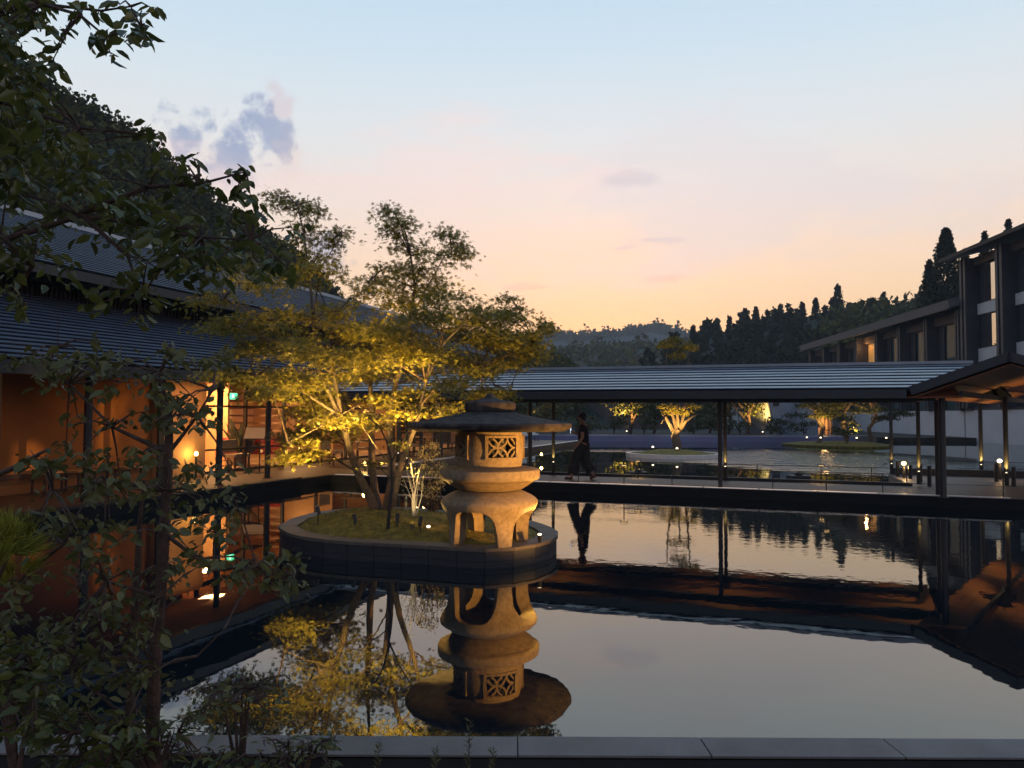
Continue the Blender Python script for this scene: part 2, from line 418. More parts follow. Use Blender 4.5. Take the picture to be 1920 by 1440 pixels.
def mask(c, r0, r1, sx=1, sy=1):
    s = ns.new('ShaderNodeVectorMath'); s.operation = 'SUBTRACT'; ls.new(ge.outputs['Position'], s.inputs[0]); s.inputs[1].default_value = (c[0], c[1], 0)
    m2 = ns.new('ShaderNodeVectorMath'); m2.operation = 'MULTIPLY'; ls.new(s.outputs[0], m2.inputs[0]); m2.inputs[1].default_value = (sx, sy, 0)
    l = ns.new('ShaderNodeVectorMath'); l.operation = 'LENGTH'; ls.new(m2.outputs[0], l.inputs[0])
    r = ns.new('ShaderNodeMapRange'); r.interpolation_type = 'SMOOTHSTEP'; ls.new(l.outputs['Value'], r.inputs[0]); r.inputs[1].default_value = r0; r.inputs[2].default_value = r1
    r.inputs[3].default_value = 1; r.inputs[4].default_value = 0
    return r.outputs[0]
pc = G(1560, 862, 0)
calm = mth('MULTIPLY', ripple(1.3, (1, 1, 1)), .0015)
fine = mth('MULTIPLY', mth('MULTIPLY', ripple(6.0, (1, 1, 1)), .0012), mask(L(-2, 14.5, 0), 3, 9))
rough = mth('MULTIPLY', mth('MULTIPLY', ripple(2.2, (1, 1, 1)), .20), mask(pc, 3.2, 6.5, .85, .62))
pc2 = G(1140, 845, 0)
rough2 = mth('MULTIPLY', mth('MULTIPLY', ripple(3.5, (1, 1, 1)), .05), mask(pc2, .8, 2.2, .7, 1.3))
hsum = mth('ADD', mth('ADD', calm, fine), mth('ADD', rough, rough2))
bp = ns.new('ShaderNodeBump'); bp.inputs['Strength'].default_value = 1; bp.inputs['Distance'].default_value = 1; ls.new(hsum, bp.inputs['Height'])
for s in (gl, fr): ls.new(bp.outputs[0], s.inputs['Normal'])
ls.new(fr.outputs[0], mx.inputs[0]); ls.new(df.outputs[0], mx.inputs[1]); ls.new(gl.outputs[0], mx.inputs[2]); ls.new(mx.outputs[0], out.inputs[0])
w = MB(); w.poly([(-14, 4.0, 0), (60, 4.0, 0), (60, 100, 0), (-14, 100, 0)])
struct(w.build('pool_water', wm))

# near kerb
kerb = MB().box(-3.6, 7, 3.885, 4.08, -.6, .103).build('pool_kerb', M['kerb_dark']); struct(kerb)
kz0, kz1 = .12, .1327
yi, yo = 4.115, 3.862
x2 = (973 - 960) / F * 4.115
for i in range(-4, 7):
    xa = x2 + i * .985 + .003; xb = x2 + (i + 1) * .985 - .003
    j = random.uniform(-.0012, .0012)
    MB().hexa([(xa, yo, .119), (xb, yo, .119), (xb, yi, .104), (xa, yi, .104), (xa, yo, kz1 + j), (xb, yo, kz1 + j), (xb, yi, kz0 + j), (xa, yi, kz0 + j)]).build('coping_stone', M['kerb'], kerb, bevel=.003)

# walkway deck + plaza + terrace
DZ = .22
deck = struct(MB().lbox(-11.2, 3.2, 17.5, 19.8, -.6, DZ).build('walkway_deck', M['deck']))
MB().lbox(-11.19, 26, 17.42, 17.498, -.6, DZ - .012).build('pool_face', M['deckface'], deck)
for i in range(13):
    a0 = -11.0 + i * 1.2
    MB().lbox(a0 + .01, a0 + 1.19, 17.44, 17.62, DZ + .001, DZ + .016).build('edge_stone', M['deck_edge'], deck)
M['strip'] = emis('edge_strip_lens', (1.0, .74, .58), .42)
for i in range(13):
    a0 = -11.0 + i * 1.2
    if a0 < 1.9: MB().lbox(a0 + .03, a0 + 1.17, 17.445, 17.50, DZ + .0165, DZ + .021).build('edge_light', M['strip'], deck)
MB().lbox(-11.2, 3.2, 19.72, 19.86, DZ - .1, DZ + .07).build('far_kerb', M['kerb_dark'], deck)
plaza = struct(MB().lbox(3.202, 26, 17.5, 23.4, -.6, DZ).build('plaza_pavement', M['deck']))
MB().lbox(3.3, 26, 23.402, 23.6, -.3, DZ + .18).build('plaza_kerb', M['kerb_dark'], plaza)
terr = struct(MB().lbox(-24, -11.202, -2, 46, -.6, DZ).build('terrace', M['terrace']))
MB().lbox(-11.198, -11.12, -2, 17.41, -.6, DZ - .012).build('pool_face', M['deckface'], terr)
for i in range(24):
    b0 = 1 + i * 1.9
    if 17.0 < b0 + 1 < 20: continue
    MB().lbox(-11.4, -11.14, b0, b0 + 1.88, DZ + .001, DZ + .03).build('edge_stone', M['deck_edge'] if b0 > 19 else M['kerb_dark'], terr)
weir = MB().box(-6, 24, 52.2, 53.2, -.3, .40).build('weir_wall', M['purple']); struct(weir)
MB().box(-30, 26, 53.3, 54.6, -.3, .44).build('weir_coping', M['kerb'], weir)
struct(MB().box(-60, 70, 54.7, 110, -.6, .30).build('garden_ground', M['ground']))

# ============================================================ ISLAND
IZ = .24
front_px = [(524, 986), (536, 997), (560, 1004), (600, 1010), (660, 1015), (720, 1018), (780, 1021), (840, 1025), (900, 1029), (950, 1028), (1000, 1021), (1030, 1012), (1048, 1001)]
back_px = [(1040, 992), (1012, 981), (980, 972), (930, 966), (880, 962), (820, 956), (760, 951), (700, 950), (640, 954), (590, 961), (550, 971)]
outer = [G(x, y, IZ) for x, y in front_px + back_px]
cen = sum((Vector(p) for p in outer), Vector()) / len(outer)
def resample(poly, step):
    res = []; n = len(poly)
    per = sum((poly[(i + 1) % n] - poly[i]).length for i in range(n)); cnt = int(per / step); d = per / cnt
    pos = 0; i = 0; acc = 0
    for k in range(cnt):
        t = k * d
        while acc + (poly[(i + 1) % n] - poly[i]).length < t: acc += (poly[(i + 1) % n] - poly[i]).length; i += 1
        e = poly[(i + 1) % n] - poly[i]; res.append(poly[i] + e * ((t - acc) / e.length))
    return res
ring = resample(outer, .36)
def inset(poly, w):
    n = len(poly); r = []
    for i in range(n):
        t = (poly[(i + 1) % n] - poly[i - 1]).normalized(); nn = Vector((-t.y, t.x, 0))
        if nn.dot(cen - poly[i]) < 0: nn = -nn
        r.append(poly[i] + nn * w)
    return r
rin = inset(ring, .24); rout = inset(ring, -.02); rface = inset(ring, .012)
isle = struct(MB().prism([(p.x, p.y) for p in rface][:], -.5, IZ - .045).build('island_base', M['kerb_dark']))
nr = len(ring)
for i in range(nr):
    j = (i + 1) % nr
    g = .006
    a, b = rout[i].lerp(rout[j], g), rout[j].lerp(rout[i], g); c, d = rin[j].lerp(rin[i], g), rin[i].lerp(rin[j], g)
    dz = random.uniform(-.002, .002)
    MB().hexa([(q.x, q.y, IZ - .044) for q in (a, b, c, d)] + [(q.x, q.y, IZ + dz) for q in (a, b, c, d)]).build('coping_stone', M['islecop'], isle, bevel=.003)
    a, b = ring[i].lerp(ring[j], .01), ring[j].lerp(ring[i], .01); c, d = rface[j], rface[i]
    off = random.uniform(0, .002)
    for z0, z1 in ((-.2, .075), (.081, IZ - .048)):
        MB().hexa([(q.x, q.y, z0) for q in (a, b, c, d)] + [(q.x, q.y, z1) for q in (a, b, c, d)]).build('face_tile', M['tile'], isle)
# moss mound with tufted surface
mm = MB(); rings = 14; hh = {}
rr0 = inset(ring, .22)
from mathutils import noise as mnoise
def mossz(x, y, t): return IZ - .03 + .20 * (1 - t ** 2.2) + .035 * mnoise.noise(Vector((x * 2.2, y * 2.2, 0))) + .014 * mnoise.noise(Vector((x * 9, y * 9, 3)))
k0 = 0
mcen = cen + Vector((-.9, .2, 0))
for r in range(rings + 1):
    t = r / rings
    for p in rr0:
        q = mcen.lerp(p, max(t, .001)); mm.v.append((q.x, q.y, mossz(q.x, q.y, t)))
for r in range(rings):
    for j in range(nr):
        a = r * nr + j; b = r * nr + (j + 1) % nr; mm.f.append((a, b, b + nr, a + nr))
moss = mm.build('moss_ground', M['moss'], None, True); tag(moss, None, None, kind='stuff')
def moss_at(x, y):
    return mossz(x, y, .5)
# moss tufts
n = 9000; ang = rng.integers(0, nr, n); tt = np.sqrt(rng.random(n)) * .97; fr_ = rng.random(n)
C = np.zeros((n, 3))
for i in range(n):
    p = rr0[ang[i]].lerp(rr0[(ang[i] + 1) % nr], fr_[i]); q = mcen.lerp(p, tt[i]); C[i] = (q.x, q.y, mossz(q.x, q.y, tt[i]) - .004)
mt = leaves('moss_tufts', C, rdir(n, 1.2, .6), rdir(n), rng.uniform(.015, .04, n), 'slim', leafmat('moss_tuft', (.12, .11, .018), (.28, .22, .035), .2)); tag(mt, None, None, kind='stuff')

# ============================================================ STONE LANTERN
LY = 9.64
LC = Vector(((919 - 960) / F * LY, LY, 0)); S_ = LY / F
def zy(y): return CAMZ + (777 - y) * S_
lant = thing('stone_lantern', (LC.x, LC.y, .19), 'broad-roofed granite lantern standing on arched legs at the right end of the island', 'lantern')
c2 = (LC.x, LC.y)
wob = lambda a, z: .002 * math.sin(5 * a + 1) + .0015 * math.sin(9 * a + z * 5)
# roof
roofp = [(.40, zy(806) - .005), (.96, zy(806) - .01), (1.035, zy(803)), (1.055, zy(797)), (1.04, zy(793)), (.9, zy(790)), (.7, zy(785)), (.5, zy(779)), (.36, zy(774.5)), (.29, zy(772))]
MB().lathe(roofp, c2, 64, wob).build('roof', M['stone_dark'], lant, True)
fin = [(.27, zy(774)), (.315, zy(772)), (.328, zy(769)), (.33, zy(760)), (.325, zy(756)), (.29, zy(753)), (.20, zy(751)), (.12, zy(748.5)), (.08, zy(745)), (.055, zy(741.5)), (.03, zy(739)), (.008, zy(738))]
MB().lathe(fin, c2, 40, wob).build('finial', M['stone_dark'], lant, True)
# firebox drum with window openings
z0, z1 = zy(874), zy(806.5)
WAZ = [math.radians(-90 + 24 + 90 * k) for k in range(4)]
def drum():
    m = MB(); seg = 96; rows = 14
    wz0, wz1 = zy(857), zy(818); hw = .215 / .43
    cols = [2 * PI * j / seg for j in range(seg)]
    zs = sorted(set([z0 + (z1 - z0) * i / rows for i in range(rows + 1)] + [wz0, wz1]))
    def rad(z):
        t = (z - z0) / (z1 - z0); return .405 + .03 * math.sin(PI * min(1, max(0, t)))
    for side, ro in ((0, 0), (1, -.10)):
        base = len(m.v)
        for z in zs:
            for a in cols: r = rad(z) + ro; m.v.append((LC.x + r * math.cos(a), LC.y + r * math.sin(a), z))
        for i in range(len(zs) - 1):
            zm = (zs[i] + zs[i + 1]) / 2
            for j in range(seg):
                am = 2 * PI * (j + .5) / seg
                inwin = any(abs((am - wa + PI) % (2 * PI) - PI) < hw for wa in WAZ) and wz0 < zm < wz1
                if inwin: continue
                a = base + i * seg + j; b = base + i * seg + (j + 1) % seg
                m.f.append((a, b, b + seg, a + seg) if side == 0 else (a, a + seg, b + seg, b))
    return m
fb = drum().build('firebox', M['stone'], lant, False)
MB().lathe([(.30, z0), (.30, z1)], c2, 24).build('hollow_shade_core', M['kerb_dark'], lant)  # near-black plug: shade of the hollow firebox put into its colour
# lattice windows : frame + interlocking circles
for wa in WAZ:
    fm = MB(); R0 = .438; wz0, wz1 = zy(857.5), zy(817); hw = .222 / .43
    def arcbar(a0, a1, zz0, zz1, r0, r1, seg=8):
        for k in range(seg):
            b0 = a0 + (a1 - a0) * k / seg; b1 = a0 + (a1 - a0) * (k + 1) / seg
            q = lambda r, a, z: (LC.x + r * math.cos(a), LC.y + r * math.sin(a), z)
            fm.hexa([q(r0, b0, zz0), q(r1, b0, zz0), q(r1, b1, zz0), q(r0, b1, zz0), q(r0, b0, zz1), q(r1, b0, zz1), q(r1, b1, zz1), q(r0, b1, zz1)])
    e = .035 / .43
    arcbar(wa - hw, wa + hw, wz0 - .012, wz0 + .018, .39, .448); arcbar(wa - hw, wa + hw, wz1 - .018, wz1 + .012, .39, .448)
    arcbar(wa - hw, wa - hw + e, wz0 + .018, wz1 - .018, .39, .448, 2); arcbar(wa + hw - e, wa + hw, wz0 + .018, wz1 - .018, .39, .448, 2)
    fm.build('window_frame', M['stone'], fb)
    lm = MB(); iw = (hw - e) * .43; ih = (wz1 - wz0 - .036) / 2; zc = (wz0 + wz1) / 2
    p_ = iw * 2 / 3; rc_ = p_; w_ = .0115; nseg = 40
    for ix in range(-3, 4):
        for iz in range(-2, 3):
            if (ix + iz) % 2: continue
            cx = (ix + .5) * p_; cz = iz * p_
            for k in range(nseg):
                t0 = 2 * PI * k / nseg; t1 = 2 * PI * (k + 1) / nseg
                x_ = [(cx + (rc_ + s) * math.cos(t), cz + (rc_ + s) * math.sin(t)) for t, s in ((t0, -w_), (t0, w_), (t1, w_), (t1, -w_))]
                if any(abs(p[0]) > iw + .008 or abs(p[1]) > ih + .008 for p in x_): continue
                q = lambda p, r: (LC.x + r * math.cos(wa + p[0] / .43), LC.y + r * math.sin(wa + p[0] / .43), zc + p[1])
                lm.hexa([q(p, .395) for p in x_] + [q(p, .43 + .0004 * ((ix * 3 + iz) % 5)) for p in x_])
    lm.build('window_lattice', M['stone'], fb)
# platform and bowl
MB().lathe([(.40, zy(898.5)), (.60, zy(898.2)), (.632, zy(896)), (.645, zy(893)), (.645, zy(882)), (.635, zy(878.5)), (.61, zy(877)), (.47, zy(873.6)), (.38, zy(873.4))], c2, 64, wob).build('platform', M['stone'], lant, True)
MB().lathe([(.36, zy(917)), (.42, zy(915)), (.50, zy(908)), (.56, zy(902)), (.595, zy(898.6)), (.3, zy(898.55))], c2, 64, wob).build('bowl', M['stone'], lant, True)
# leg ring with arches
def legring():
    m = MB(); seg = 144; rows = 26
    zt = zy(917.2); zb = .17
    def ro(z):
        t = (z - zb) / (zt - zb)
        r = .50 + .02 * (1 - t)
        r += .115 * math.exp(-((t - .80) / .22) ** 2)
        if t > .80: r -= .16 * ((t - .80) / .2) ** 1.8
        return r
    LEGAZ = [math.radians(-90 + 24 + 90 * k) for k in range(4)]
    def zlow(a):
        d = min(abs((a - (l + PI / 4) + PI) % (2 * PI) - PI) for l in LEGAZ)   # distance to arch centre
        hw = math.radians(34.5)
        if d > hw: return zb
        return zb + (.50) * (1 - (d / hw) ** 3.4) ** (1 / 2.8)
    for side in (0, 1):
        base = len(m.v)
        for j in range(seg):
            a = 2 * PI * j / seg; zl = zlow(a)
            for i in range(rows + 1):
                z = zl + (zt - zl) * i / rows; r = ro(z) * (1 + .004 * math.sin(6 * a + z * 9))
                if side: r -= .15 + .05 * (z - zb)
                m.v.append((LC.x + r * math.cos(a), LC.y + r * math.sin(a), z))
        for j in range(seg):
            jj = (j + 1) % seg
            for i in range(rows):
                a = base + j * (rows + 1) + i; b = base + jj * (rows + 1) + i
                m.f.append((a, b, b + 1, a + 1) if side == 0 else (a, a + 1, b + 1, b))
    off = seg * (rows + 1)
    for j in range(seg):
        jj = (j + 1) % seg
        a = j * (rows + 1); b = jj * (rows + 1)
        m.f.append((a, a + off, b + off, b)); m.f.append((a + rows, b + rows, b + rows + off, a + rows + off))
    return m
MB.build(legring(), 'arched_legs', M['stone'], lant, True)
for o in (fb,):
    sm = o.modifiers.new('solid', 'SOLIDIFY'); sm.thickness = .002

# lantern floodlights hidden by the kerb on the right-hand side
def garden_spot(px, py, z, aim, energy, label, angle=70, lens=M['lens_white'], col=GOLD, lit=True, stake=.22, Y=None, size=.05, blend=.8):
    base = G(px, py, z) if Y is None else P(px, py, Y)
    if Y is not None: base = Vector((base.x, base.y, base.z - stake))
    t = thing('garden_spotlight', base, label, 'spotlight', 'garden spotlights')
    head = base + Vector((0, 0, stake)); d = (Vector(aim) - head).normalized()
    MB().tube([base - Vector((0, 0, .03)), head], .008, 6).build('stake', M['black'], t)
    h = MB().tube([head - d * .07, head + d * .05], [.022, .03], 10).build('head', M['black'], t)
    if lit:
        MB().tube([head + d * .042, head + d * .051], [.026, .026], 10).build('lens', lens, h)
        light('SPOT', 'spot_beam', head + d * .075, energy, col, size, t, aim, angle, blend)
    return t
garden_spot(1012, 1016, IZ, LC + Vector((.6, -.55, 1.65)), 60, 'low spotlight on the kerb at the right of the lantern, aimed at its middle shelf', 95, stake=.05)
garden_spot(803, 1004, IZ, LC + Vector((-.7, -.45, 1.65)), 60, 'small spotlight left of the lantern shining up under its roof', 80, stake=.08)
FP_ = Vector((5.9, 6.0, 0)); fd_ = (LC + Vector((0, 0, 1.2)) - FP_).normalized()
fs = thing('garden_floodlight', FP_, 'narrow-beam floodlight on a stone block in the pool beyond the right edge', 'spotlight')
MB().box(5.7, 6.1, 5.8, 6.2, -.5, .08).build('stone_block', M['kerb_dark'], fs)
MB().tube([FP_ + Vector((0, 0, .08)), FP_ + Vector((0, 0, .22))], .02, 8).build('stem', M['black'], fs)
MB().tube([FP_ + Vector((0, 0, .24)) - fd_ * .06, FP_ + Vector((0, 0, .24)) + fd_ * .08], [.05, .06], 12).build('head', M['black'], fs)
light('SPOT', 'flood_beam', FP_ + Vector((0, 0, .24)) + fd_ * .12, 5200, (1, .49, .11), .10, fs, LC + Vector((.05, 0, 1.12)), 18, .6)
# ============================================================ COVERED WALKWAY
def courses(parent, e0, e1, t0, t1, n, cover, m, thk=.05, name='roof_course', base=M['roof_gap_shade']):
    e0, e1, t0, t1 = map(Vector, (e0, e1, t0, t1))
    nn = (e1 - e0).cross(t0 - e0).normalized()
    if nn.z < 0: nn = -nn
    dn = nn * thk
    MB().slab(e0 - dn, e1 - dn, t1 - dn, t0 - dn, .05).build('roof_sheet', base, parent)
    for i in range(n):
        a, b = i / n, (i + cover) / n
        lift = nn * random.uniform(-.002, .002)
        MB().slab(e0.lerp(t0, a) + lift, e1.lerp(t1, a) + lift, e1.lerp(t1, b) + lift, e0.lerp(t0, b) + lift, .014).build(name, m, parent)
ww = thing('covered_walkway', L(-1, 17.6, DZ), 'long low roofed walkway with striped metal roof crossing the pool on dark posts', 'walkway')
EZ, RZ = 2.44, 3.035
courses(ww, L(-13.2, 16.5, EZ), L(2.62, 16.5, EZ), L(-13.2, 18.6, RZ), L(4.3, 18.6, RZ), 8, .52, M['roof'], .10)
courses(ww, L(-13.2, 20.7, EZ), L(5.5, 20.7, EZ), L(-13.2, 18.64, RZ), L(4.3, 18.64, RZ), 8, .66, M['roof'], .07)
MB().lbox(-13.2, 4.2, 18.42, 18.80, RZ - .03, RZ + .035).build('ridge_cap', M['roof'], ww)
MB().lbox(-13.2, 2.6, 16.5, 16.66, 2.22, EZ - .05).build('gutter', M['fascia'], ww)
MB().lbox(-13.2, 3.4, 20.54, 20.7, 2.24, EZ - .05).build('gutter', M['fascia'], ww)
for b0, b1 in ((16.67, 18.598), (20.53, 18.602)):
    MB().slab(L(-13.2, b0, 2.25), L(3.6, b0, 2.25), L(3.6, b1, 2.83), L(-13.2, b1, 2.83), .03).build('soffit', M['soffit'], ww)
MB().lbox(-13.2, 3.3, 17.52, 17.66, 2.18, 2.34).build('beam', M['fascia'], ww)
MB().lbox(-13.2, 3.3, 19.62, 19.76, 2.18, 2.34).build('beam', M['fascia'], ww)
def column(parent, x, y, z0, z1, w=.075, lamp=False, energy=8, ang=0):
    m = MB(); m.tube([(x, y, z0), (x, y, z1)], w / 2 * 1.2, 8)
    c = m.build('post', M['steel'], parent)
    MB().tube([(x, y, z0), (x, y, z0 + .012)], w * .95, 10).build('post_base', M['steel'], c)
    if lamp:
        d = Vector((-x, -y, 0)).normalized()     # towards the pool
        q = Vector((x, y, 0)) + d * (w * .9)
        h = MB().tube([(q.x, q.y, z0 + .02), (q.x, q.y, z0 + .30)], .05, 10).build('uplight', M['black'], c)
        MB().tube([(q.x, q.y, z0 + .302), (q.x, q.y, z0 + .31)], .02, 10).build('lens', M['lens_white'], c)
        light('SPOT', 'uplight_beam', (q.x + d.x * .03, q.y + d.y * .03, z0 + .36), energy, GOLD, .03, parent, (q.x - d.x * .10, q.y - d.y * .10, z0 + 2.2), 100, 1)
    return c
for a in (-10, -5.55, -1.03, 3.34):
    q = L(a, 17.60, 0); column(ww, q.x, q.y, DZ, 2.2, .085 if a < 0 else .10)
    q = L(a, 19.72, 0); column(ww, q.x, q.y, DZ + .05, 2.2, .075, True, 60)

# canopy at the right end, gabled
A = Vector((7.9, 14.8, 0)); W_ = Vector((.66, .751, 0)).normalized(); Gd = Vector((.751, -.66, 0)).normalized()
can = thing('gabled_canopy', (8.7, 15.1, DZ), 'gabled canopy with brown timber ceiling at the right end of the walkway', 'canopy')
def K(g, w, z): return Vector((A.x + Gd.x * g + W_.x * w, A.y + Gd.y * g + W_.y * w, z))
hw_ = 1.667
courses(can, K(-.02, 0, 2.42), K(-.02, 9.6, 2.42), K(hw_, 0, 3.03), K(hw_, 9.6, 3.03), 7, .66, M['roof'], .06)
courses(can, K(2 * hw_, 0, 2.42), K(2 * hw_, 9.6, 2.42), K(hw_, 0, 3.03), K(hw_, 9.6, 3.03), 7, .66, M['roof'], .06)
for s in (0, 1):
    g0 = -.02 if s == 0 else 2 * hw_ + .02
    MB().slab(K(g0, -.06, 2.44), K(hw_, -.06, 3.055), K(hw_, .05, 3.055), K(g0, .05, 2.44), .17).build('verge_board', M['fascia'], can)
    MB().slab(K(g0, 9.55, 2.44), K(hw_, 9.55, 3.055), K(hw_, 9.66, 3.055), K(g0, 9.66, 2.44), .17).build('verge_board', M['fascia'], can)
    g1 = .02 if s == 0 else 2 * hw_ - .02
    for k in range(9):   # ceiling boards
        u0, u1 = k / 9, (k + .98) / 9
        ga, gb = g1 + (hw_ - g1) * u0, g1 + (hw_ - g1) * u1; za, zb_ = 2.24 + .60 * u0, 2.24 + .60 * u1
        MB().slab(K(ga, .06, za), K(ga, 9.54, za), K(gb, 9.54, zb_), K(gb, .06, zb_), .02).build('ceiling_board', M['soffit'], can)
for x, y, lp in ((8.72, 15.15, 0), (13.1, 20.9, 1), (11.85, 17.95, 1)):
    column(can, x, y, DZ, 2.34, .105 if not lp else .09, bool(lp), 110)
q = G(1672, 889, DZ); column(can, q.x, q.y, DZ, 2.25, .08, True, 26)
MB().fbox(K(.75, .5, 0), W_, Gd, 0, 9.0, 0, .07, 2.25, 2.36).build('beam', M['fascia'], can)
MB().fbox(K(2.6, .5, 0), W_, Gd, 0, 9.0, 0, .07, 2.25, 2.36).build('beam', M['fascia'], can)

# railings
def railing(b, label, a0, a1, post_as, h=.41):
    t = thing('railing', L(a0, b, DZ), label, 'railing')
    for a in post_as:
        q = L(a, b, 0); MB().tube([(q.x, q.y, DZ), (q.x, q.y, DZ + h)], .011, 6).build('rail_post', M['steel'], t)
    MB().tube([L(a0, b, DZ + h), L(a1, b, DZ + h)], .008, 6).build('top_rail', M['steel'], t)
    MB().tube([L(a0, b, DZ + h * .55), L(a1, b, DZ + h * .55)], .004, 5).build('wire', M['steel'], t)
    return t
def aof(px, py, b):
    q = G(px, py, DZ); d = ray(px, py); k = b / (N.x * d.x + N.y * d.y); return (U.x * d.x + U.y * d.y) * k
railing(17.68, 'low wire railing along the near edge of the walkway', -10.4, 12, [aof(x, 905, 17.68) for x in (800, 900, 1000, 1085, 1170, 1260, 1449, 1549, 1655, 1881)])
railing(19.66, 'low wire railing along the far edge of the walkway', -10.4, 3.0, [aof(x, 888, 19.66) for x in (830, 930, 1018, 1118, 1196, 1290, 1420, 1540, 1634, 1700)])
railing(23.35, 'low wire railing on the far side of the paved corner at the right', 4.5, 22, [4.5 + 1.6 * i for i in range(11)])

# small T-shaped path lights on the railing posts
def pathlight(px, b, label):
    a = aof(px, 900, b); q = L(a, b, DZ)
    t = thing('path_light', q, label, 'path light', 'path lights along the walkway')
    MB().tube([q, q + Vector((0, 0, .44))], .012, 8).build('stem', M['steel'], t)
    h = MB().lbox(a - .09, a + .09, b - .04, b + .04, DZ + .44, DZ + .465).build('hood', M['steel'], t)
    MB().lbox(a - .05, a + .05, b - .025, b + .025, DZ + .432, DZ + .4395).build('lens', M['lens_soft'], h)
    light('SPOT', 'path_beam', (q.x, q.y, DZ + .42), 14, WARM, .04, t, (q.x, q.y, DZ), 130, .9)
pathlight(1170, 17.72, 'T-shaped path light on the near rail just right of the walking person')
pathlight(1196, 19.60, 'T-shaped path light on the far rail just right of the walking person')
pathlight(1549, 17.72, 'T-shaped path light on the near rail between the middle and right posts')
pathlight(1540, 19.60, 'T-shaped path light on the far rail between the middle and right posts')
# a wider pair of low fountain plates in the far pool
for px, py, lab in ((1196, 885, 'small dark fountain plate in the pool near the pair of path lights on the left'), (1497, 892, 'small dark fountain plate with a stone in the pool right of the middle post')):
    q = G(px, py, .05); t = thing('fountain_plate', (q.x, q.y, 0), lab, 'fountain')
    MB().box(q.x - .28, q.x + .28, q.y - .25, q.y + .25, -.3, .06).build('plate', M['kerb_dark'], t)
    MB().lathe([(.02, .06), (.10, .065), (.12, .10), (.07, .15), (.02, .16)], (q.x + .02, q.y), 10, lambda a, z: .15 * math.sin(3 * a)).build('stone', M['stone_dark'], t)
# bollards
bl = [(1683, 893, .40, 0), (1695, 896, .30, 1), (1707, 898, .34, 0), (1726, 904, .44, 0), (1743, 912, .46, 0), (1868, 903, .44, 0), (1875, 899, .40, 1), (1901, 912, .44, 0)]
desc = ['dark bollard at the left end of the bollard row beyond the canopy post', 'dark bollard with a bright golden lamp on top', 'short dark bollard just right of the bright golden lamp', 'dark bollard beside the thin post with an uplight', 'dark bollard right of the thin uplit post', 'dark bollard left of the post near the right picture edge', 'short bollard with a small downlight by the right-hand canopy post', 'dark bollard nearest the right edge of the picture']
for (px, py, h, lit), ds in zip(bl, desc):
    q = G(px, py, DZ); t = thing('bollard', q, ds, 'bollard', 'bollards beside the canopy')
    MB().tube([q, q + Vector((0, 0, h))], .045, 12).build('shaft', M['steel'], t)
    MB().tube([q + Vector((0, 0, h + .002)), q + Vector((0, 0, h + .02))], [.052, .045], 12).build('cap', M['steel'], t)
    if lit:
        e = q + Vector((0, 0, h + .085))
        MB().lathe([(.015, e.z - .055), (.05, e.z - .03), (.06, e.z), (.045, e.z + .035), (.01, e.z + .05)], (e.x, e.y), 12).build('globe', M['lens'] if px < 1800 else M['lens_white'], t, True)
        light('POINT', 'bollard_glow', (q.x - .05, q.y - .16, q.z + h), 9 if px < 1800 else 4, WARM, .05, t)

# ============================================================ LEFT BUILDING
lb = thing('timber_pavilion', L(-14, 20, DZ), 'long low pavilion at left with two tiers of dark striped roof and glowing rooms', 'building')
B0, B1 = 1.0, 38.0
def ez(b): return 2.70 + (b - 7) * .0125
# lower roof
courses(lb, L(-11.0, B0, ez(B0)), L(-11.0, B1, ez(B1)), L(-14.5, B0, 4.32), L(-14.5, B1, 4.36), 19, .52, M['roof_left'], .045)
MB().hexa([L(-11.02, B0, ez(B0) - .26), L(-11.02, B1, ez(B1) - .26), L(-11.16, B1, ez(B1) - .26), L(-11.16, B0, ez(B0) - .26), L(-11.02, B0, ez(B0) - .045), L(-11.02, B1, ez(B1) - .045), L(-11.16, B1, ez(B1) - .03), L(-11.16, B0, ez(B0) - .03)]).build('gutter', M['fascia'], lb)
MB().slab(L(-11.17, B0, 2.60), L(-11.17, B1, 2.60), L(-14.2, B1, 2.98), L(-14.2, B0, 2.98), .04).build('soffit', M['wood_wall'], lb)
# clerestory wall with vertical lattice
MB().lbox(-15.4, -15.0, B0, B1, 3.0, 5.2).build('clerestory_wall', M['bldg'], lb)
for i in range(290):
    b = 5.0 + i * .114
    MB().lbox(-14.99, -14.93, b, b + .045, 4.30, 4.66).build('lattice_slat', M['lattice'], lb)
MB().lbox(-15.0, -14.88, B0, B1, 4.68, 4.80).build('lattice_rail', M['fascia'], lb)
# upper roof
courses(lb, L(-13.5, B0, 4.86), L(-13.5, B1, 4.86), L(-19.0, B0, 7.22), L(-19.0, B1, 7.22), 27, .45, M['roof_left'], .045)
MB().lbox(-13.66, -13.52, B0, B1, 4.60, 4.80).build('gutter', M['fascia'], lb)
MB().slab(L(-13.67, B0, 4.70), L(-13.67, B1, 4.70), L(-15.0, B1, 5.1), L(-15.0, B0, 5.1), .04).build('soffit', M['bldg'], lb)
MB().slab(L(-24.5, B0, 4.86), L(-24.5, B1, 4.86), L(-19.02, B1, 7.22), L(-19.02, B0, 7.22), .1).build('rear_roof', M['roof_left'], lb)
MB().lbox(-19.15, -18.86, B0, B1, 7.17, 7.30).build('ridge_cap', M['white_wall'], lb)
for b in (B0, B1 - .1):
    MB().poly([L(-13.8, b, 4.8), L(-24.2, b, 4.8), L(-19, b, 7.1)]).build('gable_end', M['bldg'], lb)
    MB().lbox(-24.2, -15, b, b + .1, DZ, 4.8).build('end_wall', M['bldg'], lb)
# posts of the veranda
for k in range(17):
    b = 7.1 + 1.77 * k
    if 17 < b < 20: continue
    q = L(-12.0, b, 0); column(lb, q.x, q.y, DZ, 2.62, .125, k in (9, 12), 8)
